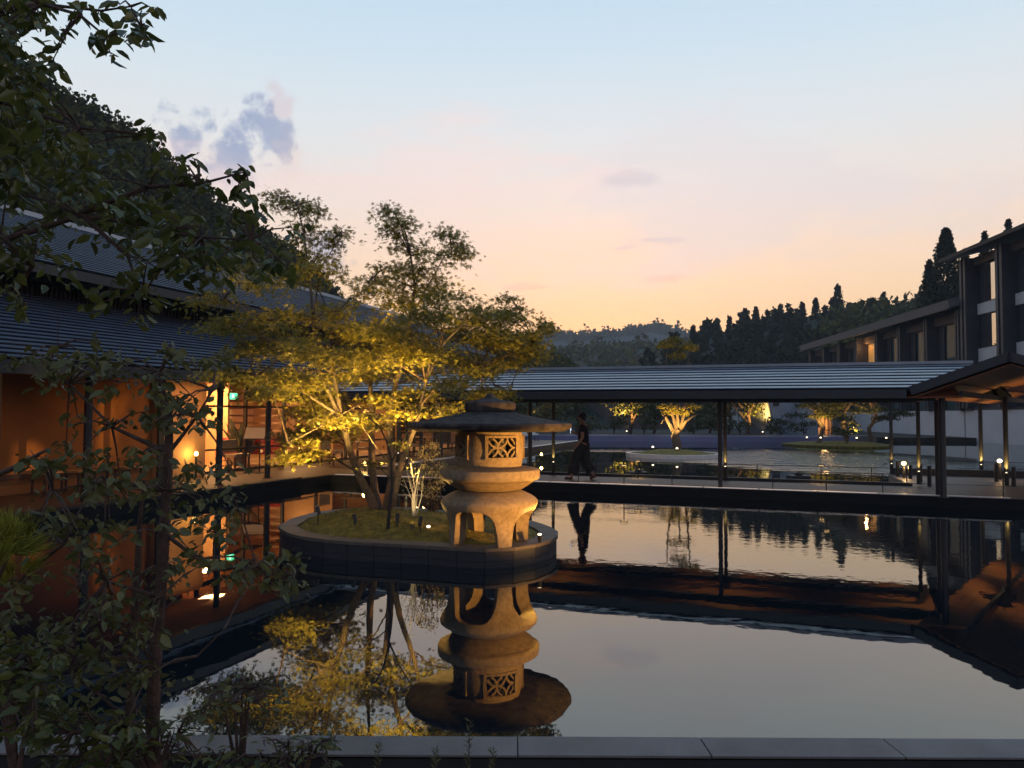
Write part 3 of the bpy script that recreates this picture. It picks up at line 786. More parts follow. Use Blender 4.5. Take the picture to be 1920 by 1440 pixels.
# walls and rooms
wall = MB().lbox(-14.4, -14.2, B0, 14.4, DZ, 2.95).build('plaster_wall', M['wood_wall'], lb)
MB().lbox(-14.19, -14.14, B0, 14.4, .52, .62).build('wall_rail', M['lattice'], lb)
MB().lbox(-14.6, -13.9, 14.45, 15.9, DZ, 2.66).build('lit_panel', M['warm_wall'], lb)
MB().lbox(-20.0, -14.25, 14.45, 37.8, DZ + .001, DZ + .02).build('room_floor', M['floor_in'], lb)
MB().lbox(-20.2, -20.0, 14.45, 37.8, DZ, 3.0).build('room_back_wall', M['warm_wall'], lb)
MB().lbox(-20.0, -14.1, 14.45, 37.8, 3.0, 3.05).build('room_ceiling', M['warm_wall'], lb)
MB().lbox(-20.0, -14.62, 15.9, 16.0, DZ + .02, 3.0).build('partition', M['warm_wall'], lb)
for b in (19.5, 25.6, 31.2):
    MB().lbox(-20.0, -16.2, b, b + .1, DZ + .02, 3.0).build('partition', M['warm_wall'], lb)
nb = 12
wb = [16.0 + (37.7 - 16.0) * i / nb for i in range(nb + 1)]
for i, b in enumerate(wb):
    MB().lbox(-14.26, -14.16, b, b + .07, DZ + .02, 2.98).build('mullion', M['steel'], lb)
for i in range(nb):
    f_ = MB().lbox(-14.24, -14.18, wb[i] + .07, wb[i + 1], DZ + .02, DZ + .08).build('window_sill', M['steel'], lb)
    for zt_ in (.84, 2.02): MB().lbox(-14.25, -14.17, wb[i] + .07, wb[i + 1], zt_, zt_ + .05).build('transom', M['steel'], lb)
    MB().lbox(-14.215, -14.205, wb[i] + .08, wb[i + 1] - .01, DZ + .09, 2.97).build('pane', M['glass'], f_)
for i in range(7):  # pale curtains gathered by the mullions
    b = 18.35 + i * .15
    MB().tube([L(-17.6, b + 2, DZ + .05), L(-17.6, b + 2, 2.8)], .08, 8).build('curtain_fold', M['cream'], lb)
for i in range(3):
    for j in range(9):
        MB().lbox(-19.3, -15.2, 21.0 + i * 5.6, 21.04 + i * 5.6, .5 + j * .25, .56 + j * .25).build('shelf_slat', M['seatwood'], lb)
# recessed ceiling lamps
for k, (a, b, e) in enumerate(((-16.5, 17.2, 230), (-16.3, 18.6, 200), (-16, 22.5, 150), (-16.5, 28.3, 130), (-16.5, 34, 130), (-13.0, 15.2, 16), (-17.5, 25, 40))):
    q = L(a, b, 2.98 if a < -14 else 2.72)
    c = MB().tube([q, q - Vector((0, 0, .02))], .12, 14).build('ceiling_lamp', M['lens_soft'], lb)
    light('AREA', 'warm_light', q - Vector((0, 0, .06)), e, (1, .50, .20), .5, lb, q - Vector((0, 0, 2)))
light('SPOT', 'panel_beam', L(-12.3, 15.3, .35), 30, (1, .55, .22), .1, lb, L(-14, 15.2, 1.7), 80, .8)
for k in range(4):   # small downlights under the veranda eave, over the ochre wall
    q = L(-13.0, 3.5 + 3.0 * k, 2.76)
    MB().tube([q, q - Vector((0, 0, .02))], .05, 10).build('downlight', M['lens_soft'], lb)
    light('SPOT', 'downlight_beam', q - Vector((0, 0, .05)), 17, (1, .42, .10), .15, lb, q - Vector((0, 0, 2)) + (-U) * .55, 150, 1)

# exit sign
ex = P(438, 743, 22.2)
t = thing('exit_sign', ex, 'small glowing green running-figure exit sign hanging in the glazed room', 'exit sign')
MB().box(ex.x - .115, ex.x + .115, ex.y, ex.y + .04, ex.z - .095, ex.z + .095).build('sign_box', M['white'], t)
MB().box(ex.x - .11, ex.x + .11, ex.y - .012, ex.y - .002, ex.z - .09, ex.z + .09).build('sign_face', M['exit'], t)
fg = MB(); ey = ex.y - .02
fg.lathe([(.004, ex.z + .04), (.016, ex.z + .05), (.004, ex.z + .065)], (ex.x, ey), 8)
for p, q in (((0, .04), (-.01, -.005)), ((-.01, -.005), (.03, -.03)), ((.03, -.03), (.02, -.065)), ((-.01, -.005), (-.035, -.05)), ((0, .03), (.035, .01)), ((0, .03), (-.04, .02))):
    fg.tube([(ex.x + p[0], ey, ex.z + p[1]), (ex.x + q[0], ey, ex.z + q[1])], .007, 5)
fg.build('running_figure', M['exit_fig'], t)
MB().tube([(ex.x, ex.y + .02, ex.z + .1), (ex.x, ex.y + .02, 3.0)], .006, 6).build('hanger', M['steel'], t)

# menu stands
def menu_stand(px, lab):
    q = P(px, 840, 20.6); q.z = DZ
    t = thing('menu_stand', q, lab, 'menu stand', 'menu stands by the entrance')
    MB().tube([q, q + Vector((0, 0, .95))], .018, 8).build('pole', M['steel'], t)
    MB().tube([q, q + Vector((0, 0, .02))], .16, 14).build('foot', M['steel'], t)
    p0 = q + Vector((-.16, -.08, .92)); p1 = q + Vector((.16, -.08, .92)); p2 = q + Vector((.18, .10, 1.26)); p3 = q + Vector((-.14, .10, 1.26))
    MB().slab(p0, p1, p2, p3, .02).build('board', M['steel'], t)
    u = Vector((0, -.012, .008))
    MB().slab(p0 * .94 + p2 * .06 + u, p1 * .94 + p3 * .06 + u, p2 * .94 + p0 * .06 + u, p3 * .94 + p1 * .06 + u, .003).build('menu_card', M['white'], t)
menu_stand(468, 'left one of the two white menu stands seen through the glass'); menu_stand(487, 'right one of the two white menu stands seen through the glass')

def chair(q, yaw, mseat, lab, name='chair', wide=.55, grp='chairs in the glowing rooms'):
    t = thing(name, q, lab, 'chair' if wide < 1 else 'sofa', grp)
    c, s = math.cos(yaw), math.sin(yaw); ux = Vector((c, s, 0)); uy = Vector((-s, c, 0))
    w = wide / 2
    MB().fbox(q, ux, uy, -w, w, -.25, .25, q.z + .36, q.z + .46).build('seat', mseat, t, bevel=.02)
    MB().fbox(q, ux, uy, -w, w, .23, .31, q.z + .47, q.z + .85).build('backrest', mseat, t, bevel=.02)
    for sx in (-w + .04, w - .04):
        for sy in (-.22, .25):
            MB().fbox(q, ux, uy, sx - .02, sx + .02, sy - .02, sy + .02, q.z, q.z + .36).build('leg', M['bark_dark'], t)
    return t
chair(Vector((P(470, 830, 23.3).x, 23.3, DZ + .02)), .1, M['red'], 'long red sofa behind the glass beside the exit sign', 'sofa', 2.0, None)
chair(Vector((P(442, 830, 21.6).x, 21.6, DZ + .02)), 1.3, M['cream'], 'cream lounge chair in the glazed room left of the menu stands', 'lounge_chair', .7, None)
k = 0
for b, lab in ((20.8, 'dark wooden chair nearest the pool corner, behind the maple trunks'), (23.2, 'wooden chair in the glowing room left of the lantern, by the first table'), (26.5, 'wooden chair in the glowing room between two tables'), (28.6, 'wooden chair by the far table of the glowing room'), (31.0, 'wooden chair close to the left edge of the lantern roof')):
    chair(L(-13.2 - .2 * (k % 2), b, DZ + .005), 1.2 + .5 * k, M['seatwood'], lab); k += 1
for b, lab in ((22.0, 'square wooden cafe table behind the maple trunks'), (27.6, 'square wooden cafe table left of the lantern')):
    q = L(-13.2, b, DZ); t = thing('cafe_table', q, lab, 'table', 'cafe tables on the terrace')
    MB().box(q.x - .35, q.x + .35, q.y - .35, q.y + .35, DZ + .68, DZ + .71).build('table_top', M['seatwood'], t)
    MB().tube([q, q + Vector((0, 0, .68))], .03, 8).build('table_leg', M['steel'], t)
    MB().tube([q, q + Vector((0, 0, .02))], .2, 14).build('table_foot', M['steel'], t)
for px, py, lab in ((88, 925, 'low wooden stool at the far left in front of the ochre wall'), (150, 922, 'second low wooden stool from the left in front of the ochre wall'), (240, 912, 'low wooden stool in front of the ochre wall beside the lit panel')):
    q = G(px, py, DZ); t = thing('stool', q, lab, 'stool', 'stools on the terrace')
    MB().lbox(-.22, .22, -.16, .16, 0, .04)
    MB().fbox(q, U, N, -.20, .20, -.22, .22, DZ + .40, DZ + .445).build('seat', M['seatwood'], t, bevel=.008)
    for sx in (-.17, .17):
        for sy in (-.19, .19): MB().fbox(q, U, N, sx - .018, sx + .018, sy - .018, sy + .018, DZ, DZ + .40).build('leg', M['bark_dark'], t)
for px, py, lab in ((984, 829, 'white metal chair on the far terrace just right of the lantern, the nearer one'), (1000, 827, 'white metal chair on the far terrace just right of the lantern, the farther one')):
    q = G(px, py, DZ); q.x = min(q.x, L(-11.6, q.dot(N), 0).x); chair(q, .4, M['white'], lab, 'white_chair', .5, 'white chairs on the far terrace')
# potted palm
q = L(-15.3, 19.0, DZ + .02); t = thing('potted_palm', q, 'potted palm behind the glass right of the menu stands', 'plant')
MB().lathe([(.14, q.z), (.20, q.z + .35), (.17, q.z + .35)], (q.x, q.y), 14).build('pot', M['kerb_dark'], t)
cp, dp, sp = [], [], []
for i in range(26):
    az = random.uniform(0, 2 * PI); el = random.uniform(.5, 1.3); cp.append((q.x, q.y, q.z + .34)); dp.append((math.cos(az) * math.cos(el), math.sin(az) * math.cos(el), math.sin(el))); sp.append(random.uniform(.7, 1.2))
leaves('frond', cp, dp, rdir(26, .4), sp, 'slim', M['leaf_garden'], t)
# terrace uplights seen glowing between the maple trunks
for px, py, Y, lab in ((685, 870, 21.4, 'bright post light left of the maple trunks by the pool corner'), (733, 852, 24.5, 'small post light seen between the maple trunks'), (368, 851, 19.0, 'small golden lamp low on the terrace by the glazed room'), (1015, 852, 30, 'dim post light right of the lantern at the terrace edge')):
    q = P(px, py, Y); t = thing('post_light', (q.x, q.y, DZ), lab, 'lamp', 'post lights on the terrace')
    MB().tube([(q.x, q.y, DZ), (q.x, q.y, q.z - .05)], .03, 8).build('stem', M['steel'], t)
    MB().lathe([(.02, q.z - .05), (.045, q.z - .03), (.05, q.z), (.035, q.z + .05), (.01, q.z + .06)], (q.x, q.y), 12).build('globe', M['lens'], t, True)
    light('POINT', 'post_glow', (q.x, q.y - .12, q.z + .02), 7, GOLD, .05, t)

# ============================================================ RIGHT BUILDINGS
FD = Vector((.09, 1, 0)).normalized(); FN = Vector((1, -.09, 0)).normalized()   # facade runs along FD, depth into building FN
FO = Vector((34.7 - .09 * 62.7, 0, 0))     # facade line X = FO.x + .09*Y
def R(s, dpt, z): # s = Y coordinate along facade
    return Vector((FO.x + .09 * s, s, 0)) + FN * dpt + Vector((0, 0, z))
def rbox(s0, s1, d0, d1, z0, z1, m=None):
    m = m or MB()
    return m.hexa([R(s0, d0, z0), R(s0, d1, z0), R(s1, d1, z0), R(s1, d0, z0), R(s0, d0, z1), R(s0, d1, z1), R(s1, d1, z1), R(s1, d0, z1)])
def bay(t, s0, s1, z0, z1, lit=False, rail=True, frac=.72):
    """recessed window bay between s0 (near) and s1 (far)"""
    rbox(s0, s1, 1.6, 1.7, z0, z1).build('recess_wall', M['bldg'], t)
    g0, g1 = s0 + .15, s0 + (s1 - s0) * frac
    fr_ = rbox(g0 - .08, g0, .42, .52, z0, z1); rbox(g1, g1 + .08, .42, .52, z0, z1, fr_); rbox(g0, g1, .42, .52, z0, z0 + .08, fr_); rbox(g0, g1, .42, .52, z1 - .1, z1, fr_)
    f_ = fr_.build('window', M['steel'], t)
    rbox(g0, g1, .46, .48, z0 + .08, z1 - .1).build('pane', M['glass_dim'] if (lit or t.name.startswith('guest')) else M['glass_hi'], f_)
    rbox(g0 + .02, g1, .56, .60, z0, z1).build('curtain', M['glow_curtain'] if lit else M['curtain'], f_)
    rbox(g1 + .1, s1 - .12, .50, .55, z0, z1).build('wall_panel', M['bsoffit'] if lit else M['bldg'], t)  # lit bay gets a browner panel: warm window light put into its colour
lw = thing('guest_wing', R(75, 3, 0), 'two-storey guest wing with deep window bays and one glowing orange window', 'building')
bays = [56.6 + 5.17 * i for i in range(8)]
rbox(56.4, 93.5, 1.7, 12, 0, 9.9).build('body_wall', M['bldg'], lw)
rbox(56.4, 93.5, .0, 1.69, 5.2, 5.95).build('floor_band', M['band'], lw)
rbox(56.4, 93.5, .0, 1.69, -.3, 2.3).build('base_wall', M['white_wall'], lw)
for i, s in enumerate(bays):
    rbox(s - .32, s - .10, -.35, 1.6, 2.3, 9.95).build('fin', M['bldg'], lw)
    rbox(s + .08, s + .30, -.35, 1.6, 2.3, 9.95).build('fin', M['bldg'], lw)
    rbox(s - .10, s + .08, -.05, 1.5, 2.3, 9.9).build('downpipe_recess', M['curtain'], lw)
    if i < 7:
        lit = (i == 3)
        bay(lw, s + .35, s + 4.8, 5.96, 9.2, lit, True, .86 if lit else .72); bay(lw, s + .35, s + 4.8, 2.31, 5.19, False)
        rbox(s + .35, s + 4.8, .2, 1.55, 9.21, 9.9).build('header', M['bsoffit'], lw)
        if lit:
            q = R(s + 1.5, .3, 8.9)
            light('POINT', 'warm_light', R(s + 3.6, -.1, 8.9), 60, (1, .5, .18), .12, lw)  # lamp placed outside the pane, standing in for light from the room
MB().slab(R(56.3, -1.1, 10.72), R(94.5, -1.1, 10.72), R(94.5, 5.5, 12.55), R(56.3, 5.5, 12.55), .62).build('roof', M['bldgroof'], lw)
MB().slab(R(56.3, 12.1, 10.35), R(94.5, 12.1, 10.35), R(94.5, 5.52, 12.1), R(56.3, 5.52, 12.1), .28).build('roof', M['roof'], lw)
rbox(56.3, 94.5, -1.12, -.95, 9.98, 10.1).build('gutter', M['bsoffit'], lw)

tw = thing('tall_wing', R(48, 3, 0), 'taller charcoal hotel wing at the right edge with concrete bands and sky-reflecting windows', 'building')
rbox(36, 56.2, 1.7, 12, 0, 13.4).build('body_wall', M['bldg'], tw)
rbox(55.0, 56.2, -.1, 1.69, 2.3, 13.4).build('corner_wall', M['bldg'], tw)
rbox(36, 56.2, .0, 1.69, -.3, 2.33).build('base_wall', M['white_wall'], tw)
rbox(36, 56.3, -.02, 1.7, 2.34, 2.50).build('base_cap', M['bldg'], tw)
for i, s in enumerate((55.4, 50.6, 45.8, 41.0)):
    rbox(s - .45, s - .15, -.45, 1.6, 2.5, 13.6).build('fin', M['bldg'], tw)
    rbox(s + .10, s + .40, -.45, 1.6, 2.5, 13.6).build('fin', M['bldg'], tw)
    rbox(s - .15, s + .10, -.15, 1.5, 2.5, 13.6).build('downpipe_recess', M['bldg'], tw)
    s0, s1 = s - 4.4, s - .5
    for z0_, z1_ in ((9.35, 10.15), (5.75, 6.85)):
        rbox(s0, s1, .35, 1.6, z0_, z1_).build('concrete_band', M['band'], tw)
    bay(tw, s0, s1, 10.16, 13.0, frac=.78); bay(tw, s0, s1, 6.86, 9.34, frac=.78); bay(tw, s0, s1, 2.51, 5.74, frac=.35)
    rbox(s0, s1, .15, 1.6, 13.01, 13.6).build('header', M['bsoffit'], tw)
MB().slab(R(34, -1.3, 13.95), R(57.2, -1.3, 13.95), R(57.2, 5.5, 15.7), R(34, 5.5, 15.7), .25).build('roof', M['bldg'], tw)
MB().slab(R(34, 12.3, 13.95), R(57.2, 12.3, 13.95), R(57.2, 5.52, 15.7), R(34, 5.52, 15.7), .25).build('roof', M['bldg'], tw)
# concrete screen wall + lit screen
q0 = P(1443, 815, 58); q1 = P(1490, 815, 60); q2 = P(1535, 815, 59.5)
t = thing('concrete_wall', (q0.x, 58, 0), 'pale blue-grey concrete block wall with a sloping left edge beyond the pool', 'wall')
top = 3.6
MB().hexa([(q0.x + .55, 58, .3), (q1.x, 59.5, .3), (q1.x, 66, .3), (q0.x + .55, 66, .3), (q0.x - .1, 58, top), (q1.x, 59.5, top), (q1.x, 66, top), (q0.x - .1, 66, top)]).build('left_block', M['concrete'], t)
MB().box(q1.x + .02, q2.x, 59.5, 66, .3, top - .1).build('right_block', M['concrete'], t)
MB().box(q0.x + .3, q0.x + .75, 57.95, 57.99, 2.6, 3.1).build('vent_panel', M['kerb_dark'], t)
g = P(1543, 790, 61); t = thing('lit_screen', (g.x, 61, .3), 'glowing timber lattice screen beside the concrete wall', 'screen')
MB().box(g.x - .7, g.x + .9, 61.4, 61.5, .3, 3.0).build('screen_panel', M['warm_wall'], t)
for i in range(6): MB().box(g.x - .65 + .28 * i, g.x - .58 + .28 * i, 61.2, 61.26, .3, 3.0).build('screen_slat', M['lattice'], t)
light('POINT', 'screen_glow', (g.x, 60.7, 1.2), 60, (1, .55, .2), .2, t)
# far buildings
def gable_house(loc, w, d, h, rise, mw, mr, lab, yaw=0):
    t = thing('far_building', loc, lab, 'building')
    ux = Vector((math.cos(yaw), math.sin(yaw), 0)); uy = Vector((-ux.y, ux.x, 0)); O = Vector(loc)
    MB().fbox(O, ux, uy, 0, w, 0, d, O.z, O.z + h).build('wall', mw, t)
    q = lambda x, y, z: Vector((O.x, O.y, O.z)) + ux * x + uy * y + Vector((0, 0, z))
    MB().poly([q(-.0, -.02, h), q(-.0, d / 2, h + rise - .15), q(0, d, h)]).build('gable', mw, t)
    MB().slab(q(-.5, -.5, h - .1), q(w + .5, -.5, h - .1), q(w + .5, d / 2, h + rise), q(-.5, d / 2, h + rise), .2).build('roof', mr, t)
    MB().slab(q(-.5, d + .5, h - .1), q(w + .5, d + .5, h - .1), q(w + .5, d / 2 + .02, h + rise), q(-.5, d / 2 + .02, h + rise), .2).build('roof', mr, t)
q = P(1450, 690, 80); gable_house((q.x, 80, .3), 8, 9, 5.3, 1.4, M['white_wall'], M['roof'], 'small pale-gabled building just above the walkway roof, left of the guest wing', 0.35)
q = P(1135, 690, 85); gable_house((q.x, 85, .3), 11, 8, 5.0, 1.2, M['bsoffit'], M['bldg'], 'low dark roof among the trees above the middle of the walkway', .2)

# ============================================================ HILLS AND FORESTS
def profile(pts, x):
    for (x0, y0), (x1, y1) in zip(pts, pts[1:]):
        if x0 <= x <= x1: return y0 + (y1 - y0) * (x - x0) / (x1 - x0)
    return pts[0][1] if x < pts[0][0] else pts[-1][1]
def hill(name, pts, Yfun, foot, m, nx=90, rows=12, amp=1.0, back=1.5):
    mb = MB(); x0, x1 = pts[0][0], pts[-1][0]
    for i in range(nx + 1):
        px = x0 + (x1 - x0) * i / nx; Y = Yfun(px); T = P(px, profile(pts, px), Y)
        for r in range(rows + 1):
            t = r / rows
            if t < .75:
                s = t / .75; y = Y * (foot + (1 - foot) * s); z = .1 + (T.z - .1) * (s ** 1.0)
            else:
                s = (t - .75) / .25; y = Y * (1 + (back - 1) * s); z = T.z * (1 - s) + .1
            x = T.x / Y * y
            z += amp * mnoise.noise(Vector((x * .03, y * .03, 5))) * (1 if 0 < t < 1 else 0)
            mb.v.append((x, y, z))
    for i in range(nx):
        for r in range(rows):
            a = i * (rows + 1) + r; mb.f.append((a, a + rows + 1, a + rows + 2, a + 1))
    return struct(mb.build(name, m, None, True))
def hill_pt(pts, px, Y, foot, s):
    T = P(px, profile(pts, px), Y); y = Y * (foot + (1 - foot) * s); return Vector((T.x / Y * y, y, .1 + (T.z - .1) * s))
# crown templates (unit size)
def crown_round(n):
    d = rdir(n); d[:, 2] = np.abs(d[:, 2]) * 1.1 - .25
    lump = 1 + .22 * np.sin(d[:, 0] * 5 + 1) * np.cos(d[:, 1] * 6) + .12 * np.sin(d[:, 2] * 9)
    r = (rng.random(n) ** .25)
    return d * (lump * r)[:, None]
def crown_cone(n, droop=.2):
    h = rng.random(n) ** .8; az = rng.random(n) * 2 * PI
    tier = .75 + .25 * np.abs(np.sin(h * 22 + az * 1.0)); r = (1 - h) ** .75 * (.35 + .65 * rng.random(n) ** .5) * tier + .02
    return np.stack([r * np.cos(az), r * np.sin(az), h], 1)
def mass(name, spots, tmpl, leafsize, m):
    Cs, Ds, Ns, Ss = [], [], [], []
    for (p, sx, sz, var) in spots:
        t = tmpl[rng.integers(len(tmpl))]; a = rng.random() * 2 * PI; ca, sa = math.cos(a), math.sin(a)
        q = np.stack([(t[:, 0] * ca - t[:, 1] * sa) * sx, (t[:, 0] * sa + t[:, 1] * ca) * sx, t[:, 2] * sz], 1)
        Cs.append(q + np.array(p)); n = len(t); Ds.append(rdir(n)); Ns.append(rdir(n)); Ss.append(rng.uniform(.6, 1.3, n) * leafsize * var)
    o = leaves(name, np.concatenate(Cs), np.concatenate(Ds), np.concatenate(Ns), np.concatenate(Ss), 'quad', m)
    return tag(o, None, None, kind='stuff')
# left mountain
LP = [(-1500, -420), (-600, -300), (-200, -60), (0, 90), (100, 165), (180, 205), (250, 250), (330, 318), (400, 372), (480, 430), (560, 480), (640, 562), (700, 590), (780, 612), (900, 640), (1010, 655), (1100, 690), (1150, 720)]
LYf = lambda px: 62 + max(0, px + 100) * .055
hill('left_hill', LP, LYf, .62, M['hillmat'])
rt = [crown_round(150) for _ in range(6)]
sp = []
for i in range(1150):
    px = rng.uniform(-500, 1090); s = rng.random() ** .8; Y = LYf(px); p = hill_pt(LP, px, Y, .62, s)
    if s < .25 and px < 600: continue
    sz = rng.uniform(1.4, 2.6); p.z += -.9 + (-.6 if s > .92 else 0)
    sp.append((p, sz, sz * 1.15, 1.0))
for i in range(110):
    px = -100 + i * 11 + rng.uniform(-4, 4); p = hill_pt(LP, px, LYf(px), .62, .985); sz = rng.uniform(1.1, 2.1)
    sp.append((p + Vector((0, 0, -1.0)), sz, sz * rng.uniform(1.0, 1.5), .8))
mass('hillside_forest', sp, rt, .62, M['leaf_hill'])
# right hill of cedars
RP = [(1150, 700), (1240, 672), (1283, 648), (1340, 622), (1400, 612), (1450, 604), (1500, 598), (1560, 580), (1620, 575), (1700, 580), (1740, 560), (1790, 530), (1850, 500), (1960, 470), (2300, 430), (3000, 380)]
RYf = lambda px: 165 - max(0, px - 1500) * .05
hill('right_hill', RP, RYf, .55, M['hillmat'], 60)
ct = [crown_cone(170) for _ in range(5)]
rt2 = [crown_round(120) for _ in range(4)]
sp = []; sp2 = []
for i in range(420):
    px = rng.uniform(1200, 2100); s = rng.random(); p = hill_pt(RP, px, RYf(px), .55, s)
    if px > 1560 and s < .9 and rng.random() < .75: sp2.append((p, rng.uniform(3, 5), rng.uniform(3.2, 5), 1.3)); continue
    h = rng.uniform(5.0, 7.5) * (.9 if px < 1500 else .8); sp.append((p + Vector((0, 0, -2.2)), h * .30, h, 1.0))
mass('cedar_forest', sp, ct, .85, M['leaf_cedar']); mass('mixed_wood', sp2, rt2, 1.1, M['leaf_hill'])
# cedars one can tell apart on the skyline
def tree_cone(px, ytop, ybase, Y, wpx, label, n=900, m=M['leaf_cedar'], ls=.55, name='cedar_tree', grp='cedars on the skyline'):
    b = P(px, ybase, Y); tp = P(px, ytop, Y); h = tp.z - b.z; wd = wpx / F * Y / 2
    t = thing(name, b, label, 'tree', grp)
    MB().tube([b + Vector((0, 0, -2)), b + Vector((.1, 0, h * .5)), (tp.x, tp.y, tp.z - h * .03)], [h * .018, h * .012, .03], 6).build('trunk', M['bark_dark'], t)
    c = crown_cone(n)
    # lumpy boughs
    az = np.arctan2(c[:, 1], c[:, 0]); lump = .88 + .20 * np.sin(az * 3 + c[:, 2] * 17 + px)
    C = np.stack([c[:, 0] * wd * lump, c[:, 1] * wd * lump, c[:, 2] * h], 1) + np.array(b)
    leaves('crown', C, rdir(n), rdir(n), rng.uniform(.6, 1.3, n) * ls, 'quad', m, t)
cd = [(1300, 612, 5), (1322, 603, 5), (1345, 598, 4), (1368, 594, 5), (1398, 580, 6), (1418, 577, 5), (1440, 583, 5), (1464, 572, 6), (1482, 580, 5), (1505, 568, 6), (1530, 560, 7), (1572, 535, 8), (1592, 570, 6), (1655, 556, 7)]
ords = ['first', 'second', 'third', 'fourth', 'fifth', 'sixth', 'seventh', 'eighth', 'ninth', 'tenth', 'eleventh', 'tallest slim', 'thirteenth', 'fourteenth']
for i, (px, yt, _) in enumerate(cd):
    tree_cone(px, yt, yt + 75, 160, 34 if i != 11 else 40, f'{ords[i]} dark cedar from the left along the right-hand ridge, against the sky', 1300, ls=.5)
tree_cone(1777, 430, 640, 82, 120, 'tall broad cedar standing directly behind the tall wing roof corner', 7000, ls=.33)
tree_cone(1745, 490, 640, 84, 70, 'smaller cedar leaning on the left side of the tall broad cedar', 3000, ls=.33)
tree_cone(1812, 470, 640, 84, 70, 'dark cedar between the tall broad cedar and the tall wing roof', 3000, ls=.33)
tree_cone(1850, 436, 620, 78, 60, 'cedar top showing over the tall wing roof, left of the last one', 2600, ls=.28)
tree_cone(1895, 413, 600, 76, 56, 'cedar top showing over the tall wing roof nearest the right edge', 2600, ls=.28)
# far blue hills
FP = [(700, 660), (900, 640), (1010, 634), (1040, 626), (1080, 629), (1120, 626), (1180, 618), (1225, 612), (1260, 617), (1300, 630), (1400, 640), (1550, 650)]
hill('far_hill', FP, lambda px: 700, .6, M['farhill'], 140, 12, 4, 1.1)
FP2 = [(850, 690), (1000, 668), (1080, 655), (1150, 650), (1220, 645), (1300, 655), (1500, 670)]
hill('middle_hill', FP2, lambda px: 320, .5, M['farhill'], 60, 10, 3)
sp = []
for i in range(220):
    px = rng.uniform(960, 1330); p = hill_pt(FP, px, 700, .6, rng.uniform(.88, 1.0)); sp.append((p + Vector((0, 0, -3)), rng.uniform(4, 8), rng.uniform(6, 11), 1))
mass('far_ridge_forest', sp, [crown_round(50) for _ in range(3)], 3.5, M['leaf_hill'])
sp = []
for i in range(260):
    px = rng.uniform(960, 1400); p = hill_pt(FP2, px, 320, .5, rng.uniform(.3, 1.0)); sp.append((p + Vector((0, 0, -2)), rng.uniform(3, 5.5), rng.uniform(4, 8), 1))
mass('valley_forest', sp, [crown_round(70) for _ in range(3)], 2.2, M['leaf_hill'])

# ============================================================ GARDEN TREES
def tree_round(base, h, wd, label, n=900, m=M['leaf_garden'], ls=.22, name='garden_tree', grp=None, trunkh=.35, cat='tree', flat=1.0):
    base = Vector(base); t = thing(name, base, label, cat, grp)
    tb = MB(); tb.tube([base - Vector((0, 0, .1)), base + Vector((.05 * h, 0, h * trunkh)), base + Vector((0, .02 * h, h * .8))], [h * .025 + .02, h * .018 + .01, .02], 7)
    for k in range(5):
        a = random.uniform(0, 2 * PI); tb.tube([base + Vector((.03 * h, 0, h * (trunkh + .05 * k))), base + Vector((math.cos(a) * wd * .6, math.sin(a) * wd * .6, h * (.55 + .08 * k)))], [h * .012 + .01, .01], 5)
    tb.build('trunk', M['bark_dark'], t)
    C = []
    nb_ = 9
    for k in range(nb_):
        a = random.uniform(0, 2 * PI); r = random.uniform(.2, .75) * wd
        c = np.array([base.x + r * math.cos(a), base.y + r * math.sin(a), base.z + h * random.uniform(trunkh + .12, .88)])
        q = crown_round(n // nb_); C.append(q * np.array([wd * .5, wd * .5, h * .16 * flat]) + c)
    C = np.concatenate(C); n2 = len(C)
    leaves('crown', C, rdir(n2), rdir(n2, .8), rng.uniform(.6, 1.2, n2) * ls, 'quad', m, t)
    return t
gd = [('dark rounded garden tree at the left end of the far garden', 960), ('dark garden tree behind the walking person', 1020), ('bushy garden tree right of the walking person', 1080), ('golden uplit garden tree with open branches', 1180), ('dark garden tree between the two uplit trees', 1225), ('dark pine-like tree behind the lit island tree', 1330), ('wide garden tree seen between the two middle posts', 1400), ('golden uplit drooping tree left of the concrete wall', 1432), ('dark round tree close to the concrete wall', 1470), ('dark garden tree far left behind the lantern roof', 900), ('low dark tree behind the dark column at the middle', 1365)]
for i, (lab, px) in enumerate(gd):
    Y = 60 + (i % 3) * 3; q = P(px, 805, Y); tree_round((q.x, Y, .3), 4.3 + (i % 4) * .4, 2.3, lab, 1400, ls=.27, grp='trees of the far garden', trunkh=.18)
for i, px in enumerate((930, 985, 1040, 1105, 1150, 1205, 1300, 1345, 1385, 1462, 1505)):
    Y = 57; q = P(px, 808, Y); tree_round((q.x, Y, .3), 1.5 + .3 * (i % 3), 1.3, ['clipped dark shrub at the left end of the far bank', 'second clipped shrub on the far bank', 'clipped shrub on the far bank left of the person', 'clipped shrub on the far bank right of the person', 'low shrub under the golden uplit tree', 'low shrub left of the lit island tree', 'low shrub right of the lit island tree', 'dark shrub left of the dark middle post', 'dark shrub right of the dark middle post', 'spiky dark shrub at the foot of the concrete wall', 'low shrub in front of the concrete wall'][i], 420, ls=.2, name='garden_shrub', grp='shrubs on the far bank', cat='shrub', trunkh=.1)
def ground_spot(loc, aim, e, lab, angle=80, glow=True):
    t = thing('ground_light', loc, lab, 'spotlight', 'lights in the far garden'); loc = Vector(loc)
    MB().tube([loc, loc + Vector((0, 0, .12))], .05, 10).build('housing', M['black'], t)
    MB().lathe([(.05, loc.z + .122), (.055, loc.z + .15), (.02, loc.z + .19)], (loc.x, loc.y), 10).build('lens', M['lens_white'], t)
    light('SPOT', 'ground_beam', loc + Vector((0, -.1, .26)), e * 3.2, GOLD, .06, t, aim, angle, .7)
